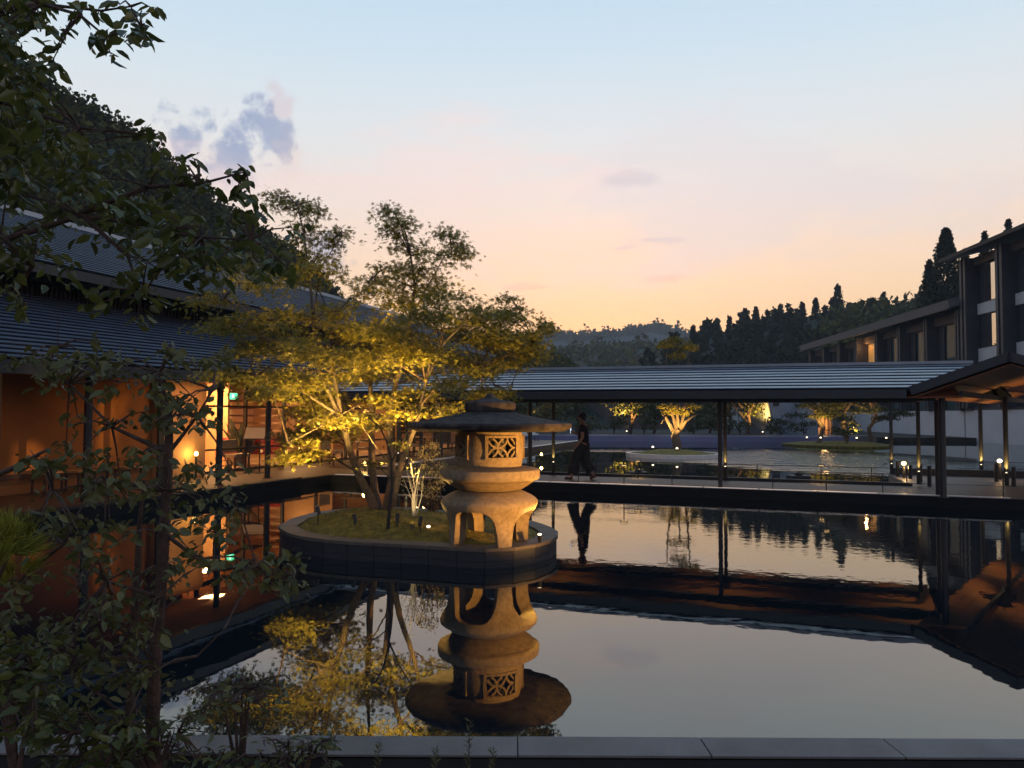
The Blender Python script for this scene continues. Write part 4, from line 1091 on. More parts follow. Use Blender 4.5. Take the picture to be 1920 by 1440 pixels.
for px, y, Y, e, lab in ((1175, 806, 58.2, 900, 'ground light beneath the golden uplit garden tree'), (1430, 806, 58.2, 600, 'ground light beneath the drooping tree by the concrete wall'), (1018, 803, 58.2, 90, 'faint ground light behind the walking person')):
    q = P(px, y, Y); ground_spot((q.x, Y, .45), (q.x, Y + 2.5, 3.6), e, lab)

# ring island with lit pruned tree
ic = G(1262, 849, .17)
ri = struct(MB().lathe([(2.08, -.4), (2.1, .15), (2.1, .17), (1.93, .17), (1.93, .12)], (ic.x, ic.y), 64).build('ring_island', M['deck_edge']))
MB().lathe([(1.92, .0), (1.92, .14), (1.4, .22), (.8, .30), (.02, .33)], (ic.x, ic.y), 40, lambda a, z: .01 * math.sin(7 * a)).build('moss_bed', M['moss'], ri, True)
YI = ic.y
pt = thing('pruned_tree', (P(1272, 850, YI).x, YI, .3), 'gnarled pruned tree lit gold on the round island beyond the walkway', 'tree')
tb = MB()
def pp(x, y, dy=0): return P(x, y, YI + dy)
tb.tube([pp(1273, 852), pp(1270, 835), pp(1266, 818), pp(1270, 806)], [.19, .21, .19, .15], 9)
for pts, rr in ((((1268, 815), (1257, 800), (1248, 782), (1240, 775)), (.12, .08, .05, .02)), (((1270, 810), (1262, 780), (1256, 745), (1250, 700), (1249, 660)), (.1, .07, .05, .04, .02)), (((1272, 808), (1270, 775), (1272, 740), (1274, 690)), (.1, .06, .05, .02)),
                (((1274, 808), (1285, 790), (1300, 780), (1312, 775)), (.11, .07, .04, .02)), (((1276, 806), (1284, 770), (1288, 730), (1290, 690), (1292, 655)), (.1, .07, .05, .04, .02)), (((1248, 785), (1242, 790), (1240, 795)), (.04, .03, .02))):
    tb.tube([pp(x, y, random.uniform(-.2, .2)) for x, y in pts], rr, 7)
tb.build('trunk', M['bark'], pt, True)
Cc = []
for x, y, w, h, n in ((1268, 775, 26, 14, 420), (1245, 765, 14, 8, 150), (1298, 765, 16, 10, 180), (1262, 745, 26, 12, 330), (1290, 740, 18, 10, 200), (1249, 650, 18, 16, 420), (1290, 655, 18, 16, 420), (1270, 670, 16, 14, 250), (1268, 640, 12, 10, 140), (1262, 700, 12, 14, 140), (1285, 700, 12, 12, 140)):
    c = pp(x, y); q = crown_round(n); Cc.append(q * np.array([w / F * YI, w / F * YI, h / F * YI]) + np.array(c))
Cc = np.concatenate(Cc); n = len(Cc); leaves('crown', Cc, rdir(n), rdir(n, .8), rng.uniform(.07, .14, n), 'quad', M['leaf_maple'], pt)
ground_spot((pp(1262, 850).x, YI - .8, .26), pp(1270, 760), 260, 'ground light at the foot of the pruned island tree', 60)
ground_spot((pp(1228, 840).x, YI + .5, .26), pp(1268, 775), 160, 'bright ground light at the left side of the round island', 70)

# pine island at the right
pi_ = G(1625, 832, .25)
struct(MB().lathe([(3.0, -.4), (3.2, .1), (2.2, .22), (.3, .3)], (pi_.x - .3, pi_.y + 3), 24, lambda a, z: .06 * math.sin(3 * a)).build('pine_island', M['moss']))
def pine(base, top, w, pads, label, m=M['leaf_pine']):
    t = thing('pine_tree', base, label, 'tree', 'pines on the garden island'); base = Vector(base)
    tb = MB(); z = top
    pts = [base - Vector((0, 0, .2))] + [base + Vector((math.sin(k * 1.9 + base.x) * .35, 0, (top - base.z) * k / 5)) for k in range(1, 6)]
    tb.tube(pts, [.15, .13, .11, .09, .06, .03], 8)
    Cs = []
    for k in range(pads):
        a = random.uniform(0, 2 * PI); hz = base.z + (top - base.z) * (.35 + .62 * k / pads); r = w * random.uniform(.35, 1.0)
        c = Vector((base.x + r * math.cos(a), base.y + r * math.sin(a), hz)); tb.tube([base + Vector((0, 0, (hz - base.z) * .8)), (c + base + Vector((0, 0, hz - base.z))) / 2 - Vector((0, 0, .1)), c], [.05, .035, .015], 5)
        q = crown_round(420); q[:, 2] = np.abs(q[:, 2]) ; Cs.append(q * np.array([.75, .75, .28]) + np.array(c))
    tb.build('trunk', M['bark'], t, True)
    C = np.concatenate(Cs); n = len(C); leaves('needles', C, rdir(n, .7), rdir(n), rng.uniform(.14, .26, n), 'slim', m, t)
b1 = pi_ + Vector((-2.0, 2, .1)); b2 = pi_ + Vector((.2, 3, .2)); b3 = pi_ + Vector((2.0, 3.5, .1))
pine(b1, 4.3, 1.3, 8, 'uplit pine at the left of the garden island near the glowing screen'); pine(b2, 4.4, 1.9, 11, 'spreading pine with lit bare branches in the middle of the garden island'); pine(b3, 4.0, 1.8, 9, 'dark pine at the right of the garden island beside the guest wing', M['leaf_garden'])
tree_round(pi_ + Vector((-.7, 1.0, .1)), 1.6, 1.0, 'round dark shrub on the garden island between the pines', 600, ls=.16, name='garden_shrub', cat='shrub', trunkh=.1)
for dx, dy, ax, e, lab in ((-2.3, .9, b1, 130, 'ground light in front of the left pine'), (-.3, .6, b2, 160, 'ground light in front of the spreading pine'), (1.6, .9, b2, 110, 'ground light right of the round island shrub'), (-3.0, 1.2, b1, 30, 'small ground light at the left tip of the garden island')):
    ground_spot(Vector((pi_.x + dx, pi_.y + dy, .42)), ax + Vector((0, 0, 2.2)), e, lab)

# ============================================================ MAPLE ON THE ISLAND
MY = 11.4
def mp(x, y, d=0.0): return P(x, y, MY + d)
random.seed(41)
maple = thing('maple_tree', mp(712, 962), 'multi-trunked maple lit gold from below on the island beside the stone lantern', 'tree')
limbs = [
 ([(712, 972, 0), (690, 925, .05), (670, 885, .1), (655, 840, .1), (640, 780, 0), (626, 700, -.1), (620, 650, 0), (622, 600, .1)], [.13, .10, .085, .075, .06, .05, .04, .02]),
 ([(714, 970, .1), (702, 920, .2), (697, 870, .25), (697, 800, .3), (694, 720, .4), (700, 650, .5), (705, 600, .6)], [.12, .095, .085, .07, .055, .04, .02]),
 ([(722, 970, 0), (735, 900, -.1), (732, 840, -.1), (728, 790, 0), (742, 720, 0), (757, 660, .1), (768, 600, .1), (778, 540, .1), (770, 480, .1), (748, 415, .1)], [.12, .09, .08, .07, .06, .055, .045, .03, .02, .01]),
 ([(722, 968, -.1), (740, 925, -.2), (752, 870, -.25), (775, 810, -.3), (790, 760, -.3), (798, 715, -.2), (830, 645, -.2), (875, 600, -.1), (930, 590, 0)], [.10, .08, .065, .05, .045, .035, .03, .02, .01]),
 ([(645, 800, 0), (600, 700, -.3), (588, 600, -.4), (580, 520, -.4), (570, 440, -.4), (558, 385, -.4)], [.055, .04, .035, .028, .02, .01]),
 ([(640, 780, 0), (560, 730, -.5), (480, 705, -.8)], [.04, .025, .01]), ([(626, 700, -.1), (540, 650, -.4), (450, 615, -.6)], [.04, .025, .01]),
 ([(588, 600, -.4), (500, 600, -.6), (420, 560, -.8)], [.03, .02, .008]), ([(580, 520, -.4), (610, 490, -.3), (640, 440, -.2)], [.02, .015, .008]),
 ([(768, 600, .1), (800, 540, .2), (845, 460, .2)], [.03, .02, .008]), ([(757, 660, .1), (820, 620, .5), (900, 610, .8), (1000, 640, 1.0)], [.035, .03, .02, .01]),
 ([(742, 720, 0), (820, 700, .4), (900, 690, .7)], [.03, .02, .01]), ([(728, 790, 0), (670, 760, -.4), (600, 800, -.7), (540, 830, -.9)], [.03, .022, .015, .008]),
 ([(735, 880, -.1), (700, 830, -.4), (680, 800, -.5)], [.02, .015, .008]), ([(778, 540, .1), (730, 520, .2), (690, 530, .3)], [.02, .015, .008]),
]
tb = MB()
for pts, rad in limbs: tb.tube([mp(*p) for p in pts], [q_ * .66 for q_ in rad], 9)
tb.build('trunk', M['bark'], maple, True)
pads = [(730, 395, 26, 9), (752, 412, 26, 9), (738, 432, 28, 10), (765, 455, 34, 12), (842, 440, 24, 10), (862, 462, 18, 12), (828, 478, 30, 11), (792, 498, 44, 14), (738, 498, 34, 11), (705, 520, 34, 11), (680, 545, 26, 9), (775, 535, 52, 14), (745, 562, 44, 13), (822, 555, 32, 11),
 (525, 368, 28, 6), (556, 380, 28, 8), (588, 388, 18, 7), (572, 418, 16, 8), (562, 448, 24, 10), (600, 475, 26, 9), (640, 437, 24, 6), (622, 456, 12, 6), (602, 500, 36, 11), (585, 525, 32, 10), (400, 492, 24, 6), (445, 500, 40, 7), (395, 555, 40, 8), (465, 525, 38, 9), (480, 598, 70, 10), (430, 618, 44, 8), (540, 590, 48, 11), (622, 578, 30, 15), (500, 648, 60, 10), (455, 665, 34, 8), (560, 640, 66, 14), (612, 662, 56, 15), (520, 700, 60, 11), (455, 700, 50, 8), (415, 700, 30, 7), (565, 715, 60, 12), (505, 728, 36, 7), (605, 765, 56, 16), (640, 805, 44, 13), (570, 808, 50, 9), (545, 822, 26, 6), (548, 850, 30, 5), (585, 846, 28, 6),
 (680, 615, 56, 14), (742, 618, 50, 12), (700, 668, 66, 17), (780, 640, 56, 14), (762, 692, 56, 14), (832, 600, 46, 14), (872, 578, 40, 12), (882, 622, 50, 16), (940, 585, 36, 9), (958, 598, 34, 11), (1002, 622, 22, 10), (930, 640, 56, 17), (985, 655, 30, 12), (862, 672, 50, 16), (842, 712, 40, 10), (900, 700, 38, 9), (932, 728, 32, 8), (722, 742, 40, 11), (700, 780, 26, 9), (845, 762, 24, 6), (905, 742, 30, 8), (640, 700, 50, 14), (650, 620, 40, 12), (800, 590, 40, 10), (815, 660, 40, 12), (960, 560, 20, 8), (1020, 605, 12, 8), (795, 735, 30, 8), (770, 770, 26, 7)]
pads += [(x + random.uniform(-.9, .9) * w, y + random.uniform(-1, 1.2) * h, w * .62, h * .8) for x, y, w, h in pads if y > 540 and not (640 < x < 800) and random.random() < .45]
pads += [(940, 620, 50, 18), (985, 625, 34, 14), (900, 600, 40, 14), (960, 670, 44, 14), (1000, 650, 26, 14), (580, 770, 36, 9), (600, 790, 36, 11), (470, 705, 44, 7), (600, 742, 46, 11), (690, 700, 44, 12)]
Cs, Ns, Ds = [], [], []; tw_ = MB()
lpts = [mp(*p) for pts, _ in limbs for p in pts[2:]]
for x, y, w, h in pads:
    dd = random.uniform(-1.5, 1.5) if w > 30 else random.uniform(-.5, .5)
    if x > 880: dd = random.uniform(.4, 2.0)
    c = mp(x, y, dd); near = min(lpts, key=lambda q: (q - c).length + (.6 if q.z > c.z else 0))
    mid = (near + c) / 2 + Vector((0, 0, .06)); tw_.tube([near, mid, c], [.014, .010, .004], 5)
    sx = w / F * MY * 1.1; sz = h / F * MY * 1.0
    for k in range(5):
        e = c + Vector((random.uniform(-1, 1) * sx * .8, random.uniform(-1, 1) * sx * .6, random.uniform(-.3, .6) * sz)); tw_.tube([c.lerp(near, .2), e], [.006, .002], 4)
    # sub-sprays give a broken, layered outline
    ns_ = max(3, int(w / 7))
    for k in range(ns_):
        o = np.array([random.gauss(0, .45) * sx, random.gauss(0, .45) * min(sx, .45), random.gauss(0, .55) * sz]); n = int(42 + w * .95)
        q = rng.normal(size=(n, 3)) * np.array([.32 * sx + .05, .20, .035 + sz * .16]); rr2 = np.hypot(q[:, 0], q[:, 1]); q[:, 2] -= rr2 * .22
        Cs.append(q + o + np.array(c)); Ds.append(unit(np.stack([q[:, 0], q[:, 1], np.full(n, -.25) * np.maximum(rr2, .1)], 1) + rng.normal(size=(n, 3)) * .12))
C = np.concatenate(Cs); D = np.concatenate(Ds); n = len(C)
tw_.build('twigs', M['bark_dark'], maple)
Nn = rng.normal(size=(n, 3)) * .5; Nn[:, 2] += .9
leaves('leaves', C, D, Nn, rng.uniform(.045, .085, n), 'maple', M['leaf_maple'], maple)
print('maple leaves', n)
# its lights
def at_moss(px, py): return G(px, py, IZ + .08)
garden_spot(596, 985, IZ + .05, mp(520, 740, -.5), 220, 'slim spotlight with a bright lens at the left end of the island', 75, stake=.22, col=(1, .64, .16))
garden_spot(788, 1005, IZ + .02, mp(850, 620), 700, 'dark spotlight standing in the moss between maple and lantern', 70, stake=.2, lens=M['lens_soft'], col=(1, .64, .16))
garden_spot(665, 985, IZ + .1, mp(585, 500), 1100, 'small spotlight in the moss left of the maple trunks', 80, stake=.1, lens=M['lens_soft'], col=(1, .64, .16))
garden_spot(745, 985, IZ + .12, mp(750, 500), 1300, 'small spotlight in the moss right of the maple trunks', 44, stake=.1, lens=M['lens_soft'], col=(1, .64, .16))

# dark sapling in front
sap = thing('dark_sapling', mp(726, 1005, -1.3), 'thin dark sapling standing in front of the maple trunks', 'tree')
sb = MB(); SP = lambda x, y, d=-1.3: mp(x, y, d)
sb.tube([SP(726, 1006), SP(730, 960), SP(735, 910), SP(733, 860), SP(725, 828), SP(712, 800), SP(690, 782)], [.025, .022, .02, .016, .012, .008, .005], 7)
sb.tube([SP(733, 870), SP(752, 830), SP(770, 800), SP(790, 770)], [.014, .01, .008, .004], 6); sb.tube([SP(734, 900), SP(715, 880), SP(695, 872)], [.01, .007, .004], 5)
sb.build('stem', M['steel'], sap, True)
Cs = []
for x, y, w in ((690, 780, 26), (712, 800, 20), (790, 768, 22), (695, 870, 18), (750, 835, 16)):
    c = SP(x, y); Cs.append(rng.normal(size=(90, 3)) * np.array([w / F * 10 * .6, .1, .03]) + np.array(c))
C = np.concatenate(Cs); n = len(C); leaves('leaves', C, rdir(n, -.2), rdir(n, 1.2, .5), rng.uniform(.03, .05, n), 'maple', M['leaf_maple2'], sap)
# pale lit azalea shrubs
def twiggy(name, base, tops, label, nleaf, ls, m, bm, Y, shape='oval'):
    t = thing(name, base, label, 'shrub'); tb = MB(); Cs = []
    for (x, y) in tops:
        e = P(x, y, Y + random.uniform(-.25, .25)); mid = Vector(base).lerp(e, .5) + Vector((random.uniform(-.05, .05), random.uniform(-.05, .05), .04))
        tb.tube([base, mid, e], [.012, .008, .003], 5)
        for k in range(3):
            s = mid.lerp(e, random.uniform(.1, .8)); q = s + Vector((random.uniform(-.12, .12), random.uniform(-.1, .1), random.uniform(.02, .14))); tb.tube([s, q], [.004, .0015], 4)
            Cs.append(rng.normal(size=(nleaf // 3, 3)) * .035 + np.array(q))
        Cs.append(rng.normal(size=(nleaf, 3)) * .04 + np.array(e))
    tb.build('stems', bm, t)
    C = np.concatenate(Cs); n = len(C); leaves('leaves', C, rdir(n, .3), rdir(n, .6), rng.uniform(.6, 1.2, n) * ls, shape, m, t)
    return t
palebark = mat('pale_bark', (.5, .42, .32), .8, 0, .15, 20)
twiggy('bare_shrub', mp(775, 985, -.7), [(762, 880), (770, 868), (778, 876), (786, 884), (794, 892), (757, 900), (790, 870), (775, 905)], 'spindly shrub with pale bright-lit stems in front of the maple', 8, .035, M['leaf_pale'], palebark, MY - .7)
twiggy('azalea_shrub', mp(812, 985, .1), [(790, 850), (800, 838), (812, 835), (822, 845), (805, 862), (830, 872), (818, 880), (838, 888), (795, 880), (828, 905), (810, 920), (790, 910)], 'leafy shrub with pale lit tips between the maple and the lantern', 34, .045, M['leaf_pale'], M['bark_dark'], MY + .1)
garden_spot(772, 1000, IZ + .03, mp(790, 880, -.4), 30, 'low spotlight aimed at the pale-stemmed shrub', 70, stake=.07, lens=M['lens_soft'], col=(1, .75, .35))

# ============================================================ FOREGROUND TREES
def blobs_to_leaves(spec, per, ls, hang=.35, shape='oval'):
    """spec: (px,py,depth,rx,ry,density) sprays; returns arrays"""
    Cs, Ds, Ss = [], [], []
    for (x, y, Y, rx, ry, dn) in spec:
        n = max(4, int(per * dn * rx * ry / 1000.0)); u = rng.normal(size=(n, 2)) * .5
        pts = np.array([P(x + a * rx, y + b * ry, Y + rng.normal() * .16) for a, b in u])
        Cs.append(pts); az = rng.random(n) * 2 * PI
        d = np.stack([np.cos(az), np.sin(az), -hang - .5 * rng.random(n)], 1); Ds.append(d); Ss.append((.4 + .9 * rng.random(n) ** .8) * ls)
    return np.concatenate(Cs), np.concatenate(Ds), np.concatenate(Ss)
def fg_tree(name, label, limbs, sprays, m, per, ls, bark=M['bark_dark'], shape='oval', hang=.35, nsc=.7, cat='tree', seg=9):
    base = P(*limbs[0][0][0]); t = thing(name, base, label, cat)
    tb = MB()
    for pts, rad in limbs: tb.tube([P(*p) for p in pts], rad, seg)
    ends = [P(*p) for pts, _ in limbs for p in pts[1:]]
    for (x, y, Y, rx, ry, dn) in sprays:
        c = P(x, y, Y); e = min(ends, key=lambda q: (q - c).length)
        if .02 < (e - c).length < .38: tb.tube([e, (e + c) / 2 + Vector((0, 0, .02)), c], [.006, .004, .002], 5)
        for k in range(2):
            q = P(x + random.uniform(-.6, .6) * rx, y + random.uniform(-.8, .8) * ry, Y + random.uniform(-.1, .1)); tb.tube([c, q], [.003, .0012], 4)
    tb.build('trunk', bark, t, True)
    C, D, S = blobs_to_leaves(sprays, per, ls, hang)
    n = len(C); Nn = rng.normal(size=(n, 3)) * nsc; Nn[:, 2] += .8
    leaves('leaves', C, D, Nn, S, shape, m, t); print(name, n)
    return t
# big dark tree overhanging from the left
rs = random.Random(3)
spr = []
for i in range(46): spr.append((rs.uniform(-90, 90), rs.uniform(-60, 150), rs.uniform(3.0, 4.0), 30, 30, 1.0))
for i in range(120):
    y = rs.uniform(140, 520); xm = 60 + (y - 140) * 1.0; spr.append((rs.uniform(-80, min(xm, 430)), y, rs.uniform(3.0, 4.4), 40, 26, .8))
for x, y in ((140, 20), (160, 8), (185, 25), (200, 60), (205, 98), (180, 72), (232, 70), (245, 40), (262, 28), (275, 55), (285, 15), (252, 62), (270, 75), (225, 8), (120, 60), (105, 90), (98, 115)): spr.append((x, y, 3.1, 12, 12, 3.0))
for x, y in ((275, 240), (290, 250), (300, 262), (335, 300), (345, 330), (365, 300), (385, 340), (400, 355), (440, 325), (455, 320), (460, 345), (440, 370), (470, 370), (480, 390), (450, 395), (430, 415), (490, 400), (300, 320), (320, 350)): spr.append((x, y, 3.3, 15, 15, 2.0))
for i in range(40): spr.append((rs.uniform(180, 560), rs.uniform(400, 520), rs.uniform(3.2, 4.2), 30, 20, .7))
for x, y in ((20, 500), (15, 540), (30, 570), (180, 570), (240, 520), (270, 545), (290, 560), (260, 590), (210, 540), (310, 500), (350, 500), (370, 520)): spr.append((x, y, 3.3, 22, 20, 2.0))
fg_tree('overhanging_tree', 'large-leaved dark tree overhanging from the upper left corner', [
 ([(-420, 1500, 3.6), (-320, 900, 3.6), (-240, 500, 3.6), (-160, 200, 3.6), (-60, -80, 3.6)], [.12, .10, .08, .06, .03]),
 ([(-240, 480, 3.6), (0, 452, 3.5), (150, 405, 3.4), (300, 425, 3.4), (380, 445, 3.3), (470, 450, 3.3)], [.022, .016, .011, .008, .006, .003]),
 ([(150, 400, 3.4), (280, 350, 3.4), (375, 345, 3.3), (460, 322, 3.3)], [.014, .01, .007, .003]),
 ([(-200, 300, 3.6), (0, 190, 3.5), (150, 240, 3.4), (290, 255, 3.3)], [.02, .01, .006, .003]),
 ([(-160, 200, 3.6), (-20, 20, 3.4), (80, 8, 3.2), (150, 28, 3.1), (200, 70, 3.1), (206, 98, 3.1)], [.04, .02, .009, .006, .004, .002]),
 ([(80, 8, 3.2), (190, 20, 3.1), (245, 12, 3.1), (265, 50, 3.1), (275, 80, 3.1)], [.008, .005, .004, .003, .002]),
 ([(0, 440, 3.5), (60, 500, 3.4), (20, 560, 3.4)], [.02, .012, .005]), ([(150, 400, 3.4), (240, 480, 3.4), (265, 560, 3.3)], [.012, .008, .004]),
 ([(-240, 960, 3.6), (-60, 910, 3.4), (20, 880, 3.3), (85, 845, 3.2)], [.03, .016, .012, .006]),
], spr, M['leaf_dark'], 17.0, .068)
# slender tree in front with two visible stems
spr = []
for i in range(46): spr.append((rs.uniform(60, 420), rs.uniform(660, 800), rs.uniform(2.9, 3.8), 34, 18, .8))
for i in range(70): spr.append((rs.uniform(60, 440), rs.uniform(830, 1010), rs.uniform(2.8, 3.8), 38, 18, .75))
for i in range(26): spr.append((rs.uniform(330, 560), rs.uniform(1030, 1100), rs.uniform(3.0, 3.7), 34, 14, .9))
for i in range(70): spr.append((rs.uniform(-20, 290), rs.uniform(1000, 1380), rs.uniform(2.9, 3.8), 40, 22, .6))
for x, y in ((180, 640), (320, 650), (160, 665), (60, 670), (20, 680), (90, 690), (240, 940), (330, 760), (360, 780), (300, 740)): spr.append((x, y, 3.3, 20, 14, 2.0))
fg_tree('slender_tree', 'slender reddish-brown stemmed tree rising in front at left', [
 ([(272, 1520, 3.3), (285, 1400, 3.3), (290, 1250, 3.3), (300, 1120, 3.3), (308, 1000, 3.3), (313, 920, 3.3), (316, 850, 3.3), (318, 790, 3.3), (300, 700, 3.3)], [.032, .029, .028, .026, .024, .022, .02, .015, .006]),
 ([(313, 920, 3.3), (200, 900, 3.2), (100, 920, 3.1)], [.012, .007, .003]), ([(308, 1000, 3.3), (400, 1070, 3.3), (480, 1060, 3.3), (550, 1075, 3.3)], [.010, .007, .005, .002]),
 ([(316, 850, 3.3), (210, 800, 3.3), (130, 720, 3.3), (90, 680, 3.3)], [.012, .007, .005, .003]), ([(316, 850, 3.3), (370, 780, 3.3), (400, 730, 3.3)], [.01, .006, .003]),
 ([(300, 1120, 3.3), (200, 1090, 3.2), (120, 1020, 3.2)], [.010, .006, .003]), ([(90, 680, 3.3), (108, 650, 3.3), (110, 560, 3.3)], [.003, .002, .001]), ([(290, 1250, 3.3), (370, 1230, 3.3), (420, 1180, 3.3)], [.008, .005, .002]),
], spr, M['leaf_low'], 19, .052)
spr = [(rs.uniform(120, 330), rs.uniform(1030, 1330), rs.uniform(3.3, 4.0), 32, 22, .6) for _ in range(40)]
fg_tree('young_tree', 'thinner dark stem just left of the slender reddish tree', [
 ([(240, 1520, 3.6), (243, 1350, 3.6), (250, 1200, 3.6), (258, 1080, 3.6), (262, 980, 3.6), (270, 900, 3.6)], [.026, .023, .021, .018, .012, .005]),
 ([(250, 1200, 3.6), (190, 1150, 3.6), (150, 1100, 3.6)], [.008, .005, .002]), ([(258, 1080, 3.6), (320, 1060, 3.6)], [.006, .002]), ([(243, 1350, 3.6), (180, 1300, 3.6), (130, 1260, 3.6)], [.008, .005, .002])], spr, M['leaf_low'], 18, .05)
# shrubs at the foot
def shrub(label, cx, cy, Y, rx, ry, count, m, ls, name='shrub', base_y=1480, per=9, hang=.1, shape='oval'):
    sp_ = [(cx + rs.uniform(-1, 1) * rx, cy + rs.uniform(-1, 1) * ry, Y + rs.uniform(-.3, .3), 26, 18, 1.0) for _ in range(count)]
    lim = [([(cx, base_y, Y), (cx + rs.uniform(-.6, .6) * rx, cy + rs.uniform(-.5, .3) * ry, Y)], [.012, .003]) for _ in range(7)]
    return fg_tree(name, label, lim, sp_, m, per, ls, shape=shape, hang=hang, cat='shrub', seg=6)
shrub('dense dark shrub in the lower left corner', 30, 1290, 2.9, 70, 90, 60, M['leaf_dark'], .05, per=15)
shrub('dark leafy shrub low between the left corner and the thin stems', 170, 1390, 3.1, 110, 60, 60, M['leaf_dark'], .055, per=11)
shrub('shrub with long pointed leaves at the foot of the slender tree', 290, 1390, 3.25, 90, 50, 40, M['leaf_low'], .07, per=7, hang=-.2, shape='slim')
shrub('low leafy shrub on a dark branch against the kerb, right of the slender tree', 450, 1305, 3.6, 85, 38, 40, M['leaf_low'], .045, per=9)
shrub('leafy shrub under the kerb nearest the middle of the picture', 555, 1415, 3.5, 75, 32, 40, M['leaf_low'], .06, per=8, shape='slim', hang=-.2)
shrub('small shrub beneath the kerb between the two leafy shrubs', 440, 1430, 3.5, 70, 20, 22, M['leaf_dark'], .05, per=8)
# yellow-green pine tuft at the left edge
pn = thing('pine_sapling', P(-30, 1200, 3.0), 'yellow-green pine tuft at the left picture edge', 'tree')
tb = MB(); tb.tube([P(-60, 1500, 3.0), P(-30, 1150, 3.0), P(20, 1030, 3.0)], [.02, .012, .004], 7); tb.build('stem', M['bark_dark'], pn)
Cs, Ds = [], []
for k in range(26):
    c = P(rs.uniform(-60, 60), rs.uniform(985, 1090), 3.0 + rs.uniform(-.2, .2))
    d0 = Vector((rs.uniform(-.3, 1), rs.uniform(-.6, .6), rs.uniform(.1, 1))).normalized(); nn = 60
    Cs.append(np.tile(np.array(c), (nn, 1)) + rng.normal(size=(nn, 3)) * .01); Ds.append(np.array(d0) + rng.normal(size=(nn, 3)) * .35)
C = np.concatenate(Cs); n = len(C); leaves('needles', C, np.concatenate(Ds), rdir(n), rng.uniform(.07, .12, n), 'needle', leafmat('young_pine_needle', (.20, .20, .02), (.36, .33, .05), .35), pn)
# upright leafy sprigs in front of the black kerb face
for px, top, lab in ((708, 1392, 'leftmost small upright sprig before the black kerb face'), (815, 1405, 'short upright sprig between the leftmost and the tallest one'), (878, 1350, 'tallest upright sprig reaching over the kerb'), (922, 1405, 'rightmost small upright sprig before the black kerb face')):
    b = P(px - 6, 1500, 3.55); e = P(px + 3, top, 3.55); t = thing('sprig', b, lab, 'plant', 'sprigs before the kerb')
    MB().tube([b, b.lerp(e, .5) + Vector((.006, 0, 0)), e], [.004, .003, .001], 5).build('stem', M['bark_dark'], t)
    Cs, Ds = [], []
    for k in range(34):
        u = .3 + .7 * k / 34; q = b.lerp(e, u); a = k * 2.4; Cs.append(tuple(q)); Ds.append((math.cos(a), math.sin(a) * .6, .75))
    leaves('leaves', Cs, Ds, rdir(34, .3), rng.uniform(.022, .038, 34), 'slim', M['leaf_low'], t)
# soil bed under the foreground plants
struct(MB().box(-8, 9, -3, 3.775, -.6, -.25).build('planting_bed', M['ground']))

# ============================================================ PERSON
pf = L(aof(1094, 893, 18.6), 18.6, DZ)
person = thing('person', pf, 'person in black top and wide dark trousers walking along the walkway holding a phone', 'person')
FW = -U; SD = Vector((-FW.y, FW.x, 0))   # forward = towards the left along the walkway
def pl(f, s, z): return pf + FW * f + SD * s + Vector((0, 0, z))
def skin(name, verts, edges, rad, m, parent, root=0, sub=2):
    me = bpy.data.meshes.new(name); me.from_pydata([tuple(v) for v in verts], edges, []); me.materials.append(m)
    o = bpy.data.objects.new(name, me); COL.objects.link(o); attach(o, parent)
    md = o.modifiers.new('skin', 'SKIN'); md.use_smooth_shade = True
    if not me.skin_vertices: 
        bpy.context.view_layer.objects.active = o
    sv = me.skin_vertices[0].data
    for i, r in enumerate(rad): sv[i].radius = (r, r) if not hasattr(r, '__len__') else r
    sv[root].use_root = True
    s = o.modifiers.new('sub', 'SUBSURF'); s.levels = sub; s.render_levels = sub
    return o
V = [pl(0, 0, .90), pl(0, 0, 1.05), pl(.01, 0, 1.25), pl(.0, 0, 1.36), pl(.02, 0, 1.44), pl(.045, 0, 1.52), pl(.05, 0, 1.60),   # 0-6 spine, head
     pl(0, .17, 1.33), pl(-.03, .21, 1.07), pl(.10, .20, .88), pl(.14, .19, .83),        # 7-10 near arm hanging slightly forward
     pl(0, -.17, 1.33), pl(.05, -.20, 1.08), pl(.24, -.12, 1.16), pl(.30, -.10, 1.19),   # 11-14 far arm holding the phone
     pl(0, .09, .86), pl(.20, .09, .50), pl(.28, .09, .10), pl(.31, .09, .035), pl(.43, .09, .03),  # 15-19 front leg
     pl(0, -.09, .86), pl(.0, -.09, .47), pl(-.22, -.09, .14), pl(-.26, -.09, .09), pl(-.16, -.09, .03)]  # 20-24 rear leg, heel raised
E = [(0, 1), (1, 2), (2, 3), (3, 4), (4, 5), (5, 6), (3, 7), (7, 8), (8, 9), (9, 10), (3, 11), (11, 12), (12, 13), (13, 14), (0, 15), (15, 16), (16, 17), (17, 18), (18, 19), (0, 20), (20, 21), (21, 22), (22, 23), (23, 24)]
Rr = [.13, .115, .13, .09, .05, .082, .075, .055, .042, .03, .03, .055, .042, .03, .028, .085, .058, .036, .036, .028, .085, .058, .036, .036, .028]
skin('body', V, E, Rr, M['skin'], person)
# fingers
for wrist, dirn, sd in ((pl(.14, .19, .83), (FW * .25 + Vector((0, 0, -1))).normalized(), FW), (pl(.30, -.10, 1.19), (FW + Vector((0, 0, .25))).normalized(), Vector((0, 0, 1)))):
    for k in range(4):
        o0 = wrist + sd * ((k - 1.5) * .016) ; ln = (.07, .08, .075, .06)[k]; cur_ = -SD * .015 if dirn.z < -.5 else SD * .02
        skin('finger', [o0, o0 + dirn * ln * .5, o0 + dirn * ln + cur_], [(0, 1), (1, 2)], [.010, .009, .006], M['skin'], person, 0, 1)
    skin('thumb', [wrist - dirn * .02, wrist + sd * .035 + dirn * .01, wrist + sd * .045 + dirn * .035], [(0, 1), (1, 2)], [.011, .010, .007], M['skin'], person, 0, 1)
